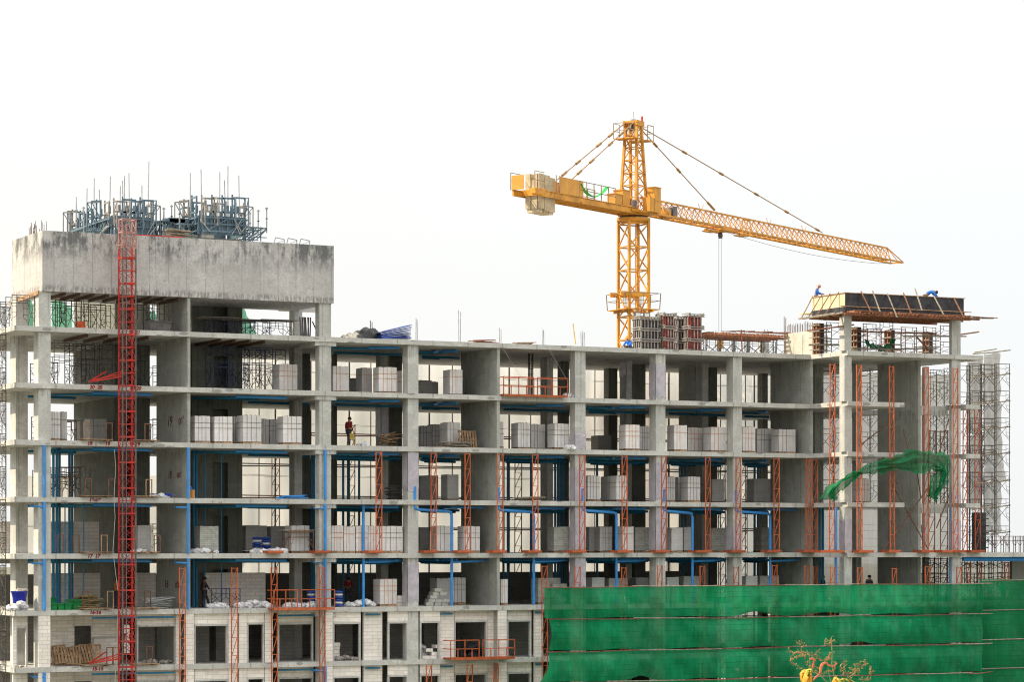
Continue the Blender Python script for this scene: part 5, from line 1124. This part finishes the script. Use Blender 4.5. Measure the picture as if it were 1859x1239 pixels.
def person(loc, rz, label, shirt, trouser, hat=None, pose='stand', s=1.):
    r = empty('person', loc, R_(rz), label, 'person', None); r.scale = (s,) * 3
    P = {k: Vector(v) for k, v in STAND.items()}
    L = {}
    for sd_, y in (('l', 1), ('r', -1)):
        L[sd_] = dict(hip=(0, .09*y, .86), kne=(.02, .1*y, .46), ank=(-.01, .1*y, .07), toe=(.15, .12*y, .03), sho=(0, .18*y, 1.36), elb=(.0, .24*y, 1.1), wri=(.1, .25*y, .87))
    if pose == 'walk':
        L['l'].update(kne=(.2, .1, .48), ank=(.3, .1, .08), toe=(.45, .11, .06), elb=(-.12, .25, 1.12), wri=(-.1, .27, .88)); L['r'].update(kne=(-.03, -.1, .47), ank=(-.28, -.1, .12), toe=(-.14, -.11, .03), elb=(.12, -.25, 1.12), wri=(.27, -.24, .95))
    if pose == 'work':
        for k, y in (('l', 1), ('r', -1)): L[k].update(elb=(.14, .24*y, 1.12), wri=(.34, .12*y, 1.08))
        P.update(chs=Vector((.05,0,1.26)), nek=Vector((.09,0,1.4)), hed=Vector((.15,0,1.5)), top=Vector((.17,0,1.57)))
    if pose == 'carry':
        L['l'].update(kne=(.14, .1, .47), ank=(.16, .1, .07), toe=(.31, .11, .03)); L['r'].update(kne=(-.06, -.1, .46), ank=(-.18, -.1, .08), toe=(-.03, -.11, .03), elb=(-.03, -.26, 1.1), wri=(.12, -.25, .86))
        P.update(hed=Vector((.07,0,1.53)), top=Vector((.08,0,1.6)))
    if pose == 'bend':
        P.update(spn=Vector((.1,0,1.06)), chs=Vector((.28,0,1.17)), nek=Vector((.42,0,1.17)), hed=Vector((.53,0,1.11)), top=Vector((.6,0,1.08)))
        for k, y in (('l', 1), ('r', -1)): L[k].update(sho=(.34, .18*y, 1.14), elb=(.52, .22*y, .92), wri=(.68, .18*y, .74), hip=(-.02, .09*y, .86), kne=(.06, .11*y, .47))
    if pose == 'crouch':
        P.update(pel=Vector((-.05,0,.26)), spn=Vector((.03,0,.44)), chs=Vector((.12,0,.6)), nek=Vector((.2,0,.74)), hed=Vector((.25,0,.84)), top=Vector((.27,0,.91)))
        for k, y in (('l', 1), ('r', -1)): L[k].update(hip=(-.04, .1*y, .25), kne=(.34, .17*y, .46), ank=(.1, .15*y, .08), toe=(.27, .17*y, .03), sho=(.14, .18*y, .69), elb=(.28, .23*y, .48), wri=(.46, .15*y, .4))
    N = {'pel': (P['pel'], .1), 'spn': (P['spn'], .11), 'chs': (P['chs'], .12), 'nek': (P['nek'], .05), 'hed': (P['hed'], .085), 'top': (P['top'], .075)}
    f = (P['top'] - P['nek']).normalized(); fwd = Vector((1, 0, 0)) if abs(f.x) < .8 else Vector((.3, 0, -1)).normalized()
    N['nos'] = (P['hed'] + fwd * .11 - f * .01, .018); N['chi'] = (P['hed'] + fwd * .07 - f * .07, .035)
    E = [('pel','spn'), ('spn','chs'), ('chs','nek'), ('nek','hed'), ('hed','top'), ('hed','nos'), ('hed','chi')]
    for sd_, y in (('l', 1), ('r', -1)):
        q = {k: Vector(v) for k, v in L[sd_].items()}
        for k, rad in (('hip', .085), ('kne', .055), ('ank', .038), ('toe', .035), ('sho', .055), ('elb', .038), ('wri', .026)): N[sd_ + k] = (q[k], rad)
        d = (q['wri'] - q['elb']).normalized(); a = Vector((0, 1, 0)) * y; cr = d.cross(a).normalized()
        N[sd_ + 'plm'] = (q['wri'] + d * .07, (.036, .02))
        E += [('pel', sd_+'hip'), (sd_+'hip', sd_+'kne'), (sd_+'kne', sd_+'ank'), (sd_+'ank', sd_+'toe'), ('chs', sd_+'sho'), (sd_+'sho', sd_+'elb'), (sd_+'elb', sd_+'wri'), (sd_+'wri', sd_+'plm')]
        for i in range(4):
            t = (i - 1.5) * .019; L1 = (.045, .052, .048, .036)[i]
            N[f'{sd_}f{i}'] = (q['wri'] + d * (.10 + L1 * .5) + cr * t, .009); N[f'{sd_}g{i}'] = (q['wri'] + d * (.115 + L1) + cr * t - a * .03, .008)
            E += [(sd_+'plm', f'{sd_}f{i}'), (f'{sd_}f{i}', f'{sd_}g{i}')]
        N[sd_+'t0'] = (q['wri'] + d * .05 + cr * .05, .011); N[sd_+'t1'] = (q['wri'] + d * .095 + cr * .065 - a * .015, .009); E += [(sd_+'wri', sd_+'t0'), (sd_+'t0', sd_+'t1')]
    skin_obj('body', N, E, SKIN, r)
    n2 = {'chs': (N['chs'][0], .15), 'spn': (N['spn'][0], .14), 'pel': (N['pel'][0] + (N['spn'][0] - N['pel'][0]) * .15, .13), 'nek': (N['chs'][0] + (N['nek'][0] - N['chs'][0]) * .75, .075)}
    e2 = [('chs','spn'), ('spn','pel'), ('chs','nek')]
    for k in 'lr':
        n2[k+'sho'] = (N[k+'sho'][0], .075); n2[k+'elb'] = (N[k+'elb'][0], .055); n2[k+'wri'] = (N[k+'elb'][0] + (N[k+'wri'][0] - N[k+'elb'][0]) * .85, .045); e2 += [('chs', k+'sho'), (k+'sho', k+'elb'), (k+'elb', k+'wri')]
    skin_obj('shirt', n2, e2, shirt, r)
    n3 = {'pel': (N['pel'][0], .13)}; e3 = []
    for k in 'lr':
        n3[k+'hip'] = (N[k+'hip'][0], .105); n3[k+'kne'] = (N[k+'kne'][0], .078); n3[k+'ank'] = (N[k+'ank'][0] + Vector((0,0,.03)), .065); e3 += [('pel', k+'hip'), (k+'hip', k+'kne'), (k+'kne', k+'ank')]
        m = MB(); a_, t_ = N[k+'ank'][0], N[k+'toe'][0]; m.bar(a_ + Vector((-.05, 0, -.035)), t_ + Vector((.06, 0, 0)), .09, .07); m.build('boot', HAIR, r)
    skin_obj('trousers', n3, e3, trouser, r)
    m = MB(); c = N['hed'][0] + f * .055 - fwd * .012; prof = [(.125, -.02), (.12, .03), (.09, .085), (.04, .11)] if hat else [(.105, -.06), (.112, .0), (.1, .05), (.05, .085)]
    m.lathe([(.16 if hat else .1, -.03)] + prof, 12); o = m.build('helmet' if hat else 'hair', hat or HAIR, r, True); o.location = c; o.rotation_euler = f.to_track_quat('Z', 'Y').to_euler()
    return r
person((U(633, 1.6), 1.6, fl(19) + .003), 20, 'person in a red shirt and dark trousers walking on the second storey down', SH_R, TR_D, None, 'carry')
m = MB(); p = Vector((U(637.5, 1.45), 1.45, fl(19))); m.box((p.x - .12, p.y - .1, p.z + .42), (p.x + .14, p.y + .1, p.z + .72)); m.bar((p.x - .1, p.y, p.z + .45), (p.x - .2, p.y, p.z), .05); m.bar((p.x + .1, p.y, p.z + .45), (p.x + .22, p.y, p.z), .05); m.bar((p.x, p.y, p.z + .7), (p.x, p.y, p.z + .86), .04)
tag(m.build('power_tool', simple('tool_yellow', (.4, .28, .05))), 'small yellow machine standing at the red-shirted person\'s side', 'tool')
person((fu0 + .5, VU(1482, fu0 + .5), fb + .0), -30, 'person in blue with tan hat standing at the left end of the roof formwork', SH_B, TR_B, HELW, 'work')
person((U(1681, -3.2), -3.2, fb + .0), -25, 'person in blue bending over the black roof formwork at the right', SH_B, TR_B, None, 'bend', 1.1)
person((U(1144, 4.), 4., fl(21) + .003), 200, 'person in blue with orange cap crouching at the crane mast', SH_B, TR_D, HELO, 'crouch', 1.05)
person((U(371, 2.4), 2.4, fl(16) + .003), -5, 'person in dark clothes walking in the shade of the fifth storey down', SH_D, TR_D, None, 'walk', 1.02)
person((U(632, 4.5), 4.5, fl(16) + .003), 250, 'person in a red shirt in deep shade behind the cement bags', SH_R, TR_D, None, 'work')
person((U(1578, -1.5), -1.5, fl(16) + .003), -90, 'person in dark clothes half hidden above the green net in the right tower', SH_D, TR_D, None, 'stand', .98)
person((U(1494, 1.8), 1.8, fl(16) + .003), -60, 'person in dark clothes crouched left of the right tower column above the net', SH_D, TR_D, None, 'stand', .95)
person((U(1355, 1.4), 3.2, fl(16) + .003), -140, 'person in a blue shirt above the net behind the white block stack', SH_B, TR_D, None, 'work', 1.05)
person((U(1822, -2.6), -2.6, fl(16) - .25), 180, 'person in a yellow helmet under the low slab at the right edge', SH_D, TR_D, HELY, 'work')
person((U(347, 1.2), 1.2, fl(18) + .003), 180, 'person in blue crouching behind the blue pipe on the third storey down', SH_B, TR_D, None, 'crouch')
person((U(211, 2.2), 2.2, fl(16) + .003), 0, 'person in an orange vest behind the red hoist on the fifth storey down', simple('orange_cotton', (.45, .14, .03), .85), TR_D, None, 'stand')

# ------------------------------------------------------------------ dried plant close to the camera, on its terrace
FP = 11.0
def near(px, py, f=FP): x = (px - CX) / F0 * f; return Vector((CU + ST * f + CT * x, CV + CT * f - ST * x, ZC + (HY - py) / F0 * f))
def q5(x, y, f=FP): return near(1400 + x / 8.45, 1130 + y / 8.45, f)
tz = ZC - 2.1; tc = near(1500, 990, 7)
m = MB(); m.box((-9, -10, -.3), (9, 5.5, 0)); m.box((-9, 5.4, 0.004), (9, 5.5, .25)); o = m.build('terrace', CON, None, False, (CU + ST * 7, CV + CT * 7, tz)); o.rotation_euler.z = -TH; tag(o, kind='structure')
m = MB(); m.box((-8.9, -9.9, -tz + .02), (8.9, 5.2, -.31)); o = m.build('hillside_house', simple('plain_render', (.5, .47, .42)), None, False, (CU + ST * 7, CV + CT * 7, tz)); o.rotation_euler.z = -TH
tag(o, 'plain rendered house under the terrace in front of the camera', 'house')
pl = empty('dried_plant', (near(1505, 1239).x, near(1505, 1239).y, tz + .5), 0, 'dry seeding plant with yellow and orange curled leaves in front of the green net', 'plant'); PO = pl.location
STM = simple('dry_stem', (.19, .17, .06), .7, .2, 40); SED = simple('dry_seed', (.22, .135, .05), .8, .35, 60); LFY = simple('yellow_leaf', (.55, .25, .012), .55, .25, 22, rust=(.40, .33, .03)); LFG = simple('greenish_leaf', (.30, .30, .03), .55, .25, 25, rust=(.5, .26, .02)); LFR = simple('red_curled_leaf', (.46, .10, .045), .55, .35, 60, rust=(.5, .22, .12))
m = MB(); m.lathe([(.2, -.5), (.24, -.48), (.3, -.05), (.33, -.04), (.33, 0), (.27, 0), (.26, -.06)], 20); o = m.build('plant_pot', simple('terracotta', (.35, .14, .08)), None, False, (PO.x, PO.y, tz + .5)); tag(o, 'round terracotta pot below the view holding the dry plant', 'pot')
root = Vector((0, 0, -.06))
def stem(pts, r0, r1, nm='stem', f=FP, toroot=False):
    P = [q5(x, y, f) - PO for x, y in pts]
    if toroot: P.append((P[-1] + root) / 2 + Vector((0, 0, -.08))); P.append(root)
    m = MB(); m.tube(P, r0, 6, r1); return m.build(nm, STM, pl, True)
stem([(920, 235), (930, 350), (935, 500), (930, 650), (965, 830), (975, 921)], .0014, .0036, toroot=True)
stem([(580, 470), (585, 560), (595, 640), (640, 760), (760, 830), (840, 910), (900, 960)], .0012, .003, toroot=True, f=11.05)
stem([(1290, 680), (1290, 780), (1180, 860), (1060, 920), (1020, 960)], .0012, .0026, toroot=True, f=10.9)
stem([(870, 700), (880, 780), (910, 900), (940, 960)], .0013, .0026, toroot=True)
rn = random.Random(9)
def spray(pts, f=FP, dens=18, sz=.006):
    P = [q5(x, y, f) for x, y in pts]; m = MB(); m.tube([p - PO for p in P], .0011, 5); 
    for a, b in zip(P, P[1:]):
        k = max(2, int((b - a).length / .004 * dens / 14))
        for i in range(k):
            c = a + (b - a) * (i + rn.random()) / k - PO + Vector((rn.gauss(0, .004), rn.gauss(0, .004), rn.gauss(0, .0045))); e_ = Vector((rn.uniform(-1, 1), rn.uniform(-1, 1), rn.uniform(-.4, 1))).normalized() * sz * rn.uniform(.5, 1.5); m.tube([c, c + e_ * .5, c + e_], sz * .42, 4, sz * .12)
    m.build('seed_spray', SED, pl)
for s in ([(250, 415), (290, 440), (330, 480), (440, 465), (580, 470), (660, 520), (740, 575), (830, 600), (930, 560)], [(390, 330), (450, 305), (480, 320)], [(540, 350), (460, 395), (470, 440), (490, 470)], [(320, 575), (400, 530), (520, 520), (560, 500)], [(330, 500), (440, 470), (530, 560)], [(300, 530), (340, 570)], [(685, 480), (740, 425)], [(840, 600), (880, 520), (910, 480), (935, 490)], [(820, 275), (920, 290), (985, 295)], [(810, 330), (870, 345), (925, 320)], [(915, 250), (935, 225)],
          [(540, 610), (560, 660), (600, 720), (640, 760), (720, 790), (800, 800), (870, 750), (920, 745)], [(290, 615), (370, 650), (470, 720)], [(650, 680), (730, 725)], [(1060, 680), (1110, 620), (1160, 590)], [(1080, 770), (1070, 730), (1110, 700), (1150, 660)], [(1120, 700), (1130, 800), (1190, 800), (1290, 760), (1340, 700)], [(1250, 650), (1300, 650), (1380, 660), (1410, 720)], [(1370, 600), (1440, 620), (1500, 650)], [(1350, 860), (1390, 890), (1500, 900), (1530, 830), (1515, 760), (1540, 680)], [(1500, 760), (1590, 765)], [(1200, 700), (1290, 740), (1360, 740), (1350, 800)], [(1480, 900), (1520, 880)], [(950, 700), (960, 760), (990, 640)], [(1230, 860), (1290, 760)], [(1420, 660), (1470, 640)]):
    spray(s, FP + rn.uniform(-.12, .12))
def curl(pts, w, mat, f, nm='curled_leaf'):
    P = [q5(x, y, f) - PO for x, y in pts]; m = MB(); n = len(P)
    def fn(a, b):
        x = a * (n - 1); i = min(int(x), n - 2); t = x - i; c = P[i] + (P[i+1] - P[i]) * t; d = (P[min(n-1, i+1)] - P[i]).normalized()
        nr = Vector((d.z * -CT, d.z * ST, d.x * CT - d.y * ST)).normalized(); fw = Vector((-ST, -CT, 0)); ww = w * (.35 + .65 * math.sin(math.pi * min(1, a * .9 + .08))); g = (b - .5) * 3.6
        return c + nr * ww * math.sin(g) * .6 + fw * ww * math.cos(g) * .6 + nr * .15 * w * math.sin(a * 9)
    m.grid(fn, 10, 8); m.build(nm, mat, pl, True)
curl([(590, 575), (640, 565), (670, 580), (650, 640), (625, 715)], .0085, LFR, FP); curl([(835, 620), (790, 640), (760, 730), (735, 805)], .0105, LFR, FP - .1); curl([(730, 800), (690, 850), (640, 890)], .007, LFR, FP - .05); curl([(840, 625), (880, 660), (930, 690)], .007, LFR, FP); curl([(940, 690), (985, 660), (1000, 615)], .006, LFR, FP - .1); curl([(840, 600), (870, 560), (915, 490)], .004, LFR, FP); curl([(960, 760), (975, 700)], .004, LFR, FP)
def blade(pts, mat, f, bulge=.02):
    C = [q5(x, y, f) - PO for x, y in pts]; c = sum(C, Vector()) / len(C); m = MB(); fw = Vector((-ST, -CT, 0)); rings = 5; vs = [c + fw * bulge]; n = len(C); fs = []
    for k in range(1, rings + 1):
        t = k / rings
        for i, p in enumerate(C): vs.append(c + (p - c) * t + fw * (bulge * (1 - t * t) + .009 * math.sin(i * 2.3 + k) + .006 * math.sin(i * 1.1 + 2.1 * k)))
    for i in range(n): fs.append((0, 1 + i, 1 + (i + 1) % n))
    for k in range(rings - 1):
        for i in range(n): a = 1 + k * n; fs.append((a + i, a + n + i, a + n + (i+1) % n, a + (i+1) % n))
    m.add(vs, fs); o = m.build('leaf', mat, pl, True); sm = o.modifiers.new('thick', 'SOLIDIFY'); sm.thickness = .002
blade([(440, 800), (470, 745), (520, 725), (560, 740), (550, 800), (500, 860), (480, 960), (450, 900)], LFY, FP - .15); blade([(520, 780), (580, 740), (620, 800), (640, 900), (620, 1000), (480, 1010), (475, 900)], LFY, FP - .2, .03)
blade([(530, 740), (600, 715), (640, 740), (620, 780), (570, 790), (550, 830), (535, 790)], LFG, FP - .22, .012)
blade([(940, 921), (960, 850), (1000, 840), (1050, 870), (1060, 930), (1020, 1010), (950, 1000)], LFY, FP - .2, .02); blade([(1000, 860), (1060, 880), (1100, 865), (1140, 880), (1120, 930), (1080, 990), (1030, 940)], LFG, FP - .24, .015)
blade([(1110, 865), (1180, 875), (1250, 905), (1320, 940), (1240, 935), (1160, 905)], LFG, FP - .1, .006)
seen = {}
for o in bpy.data.objects:
    if 'label' in o:
        if o['label'] in seen: print('DUP LABEL', o['label'])
        if not 4 <= len(o['label'].split()) <= 16: print('LEN', len(o['label'].split()), o['label'])
        seen[o['label']] = 1
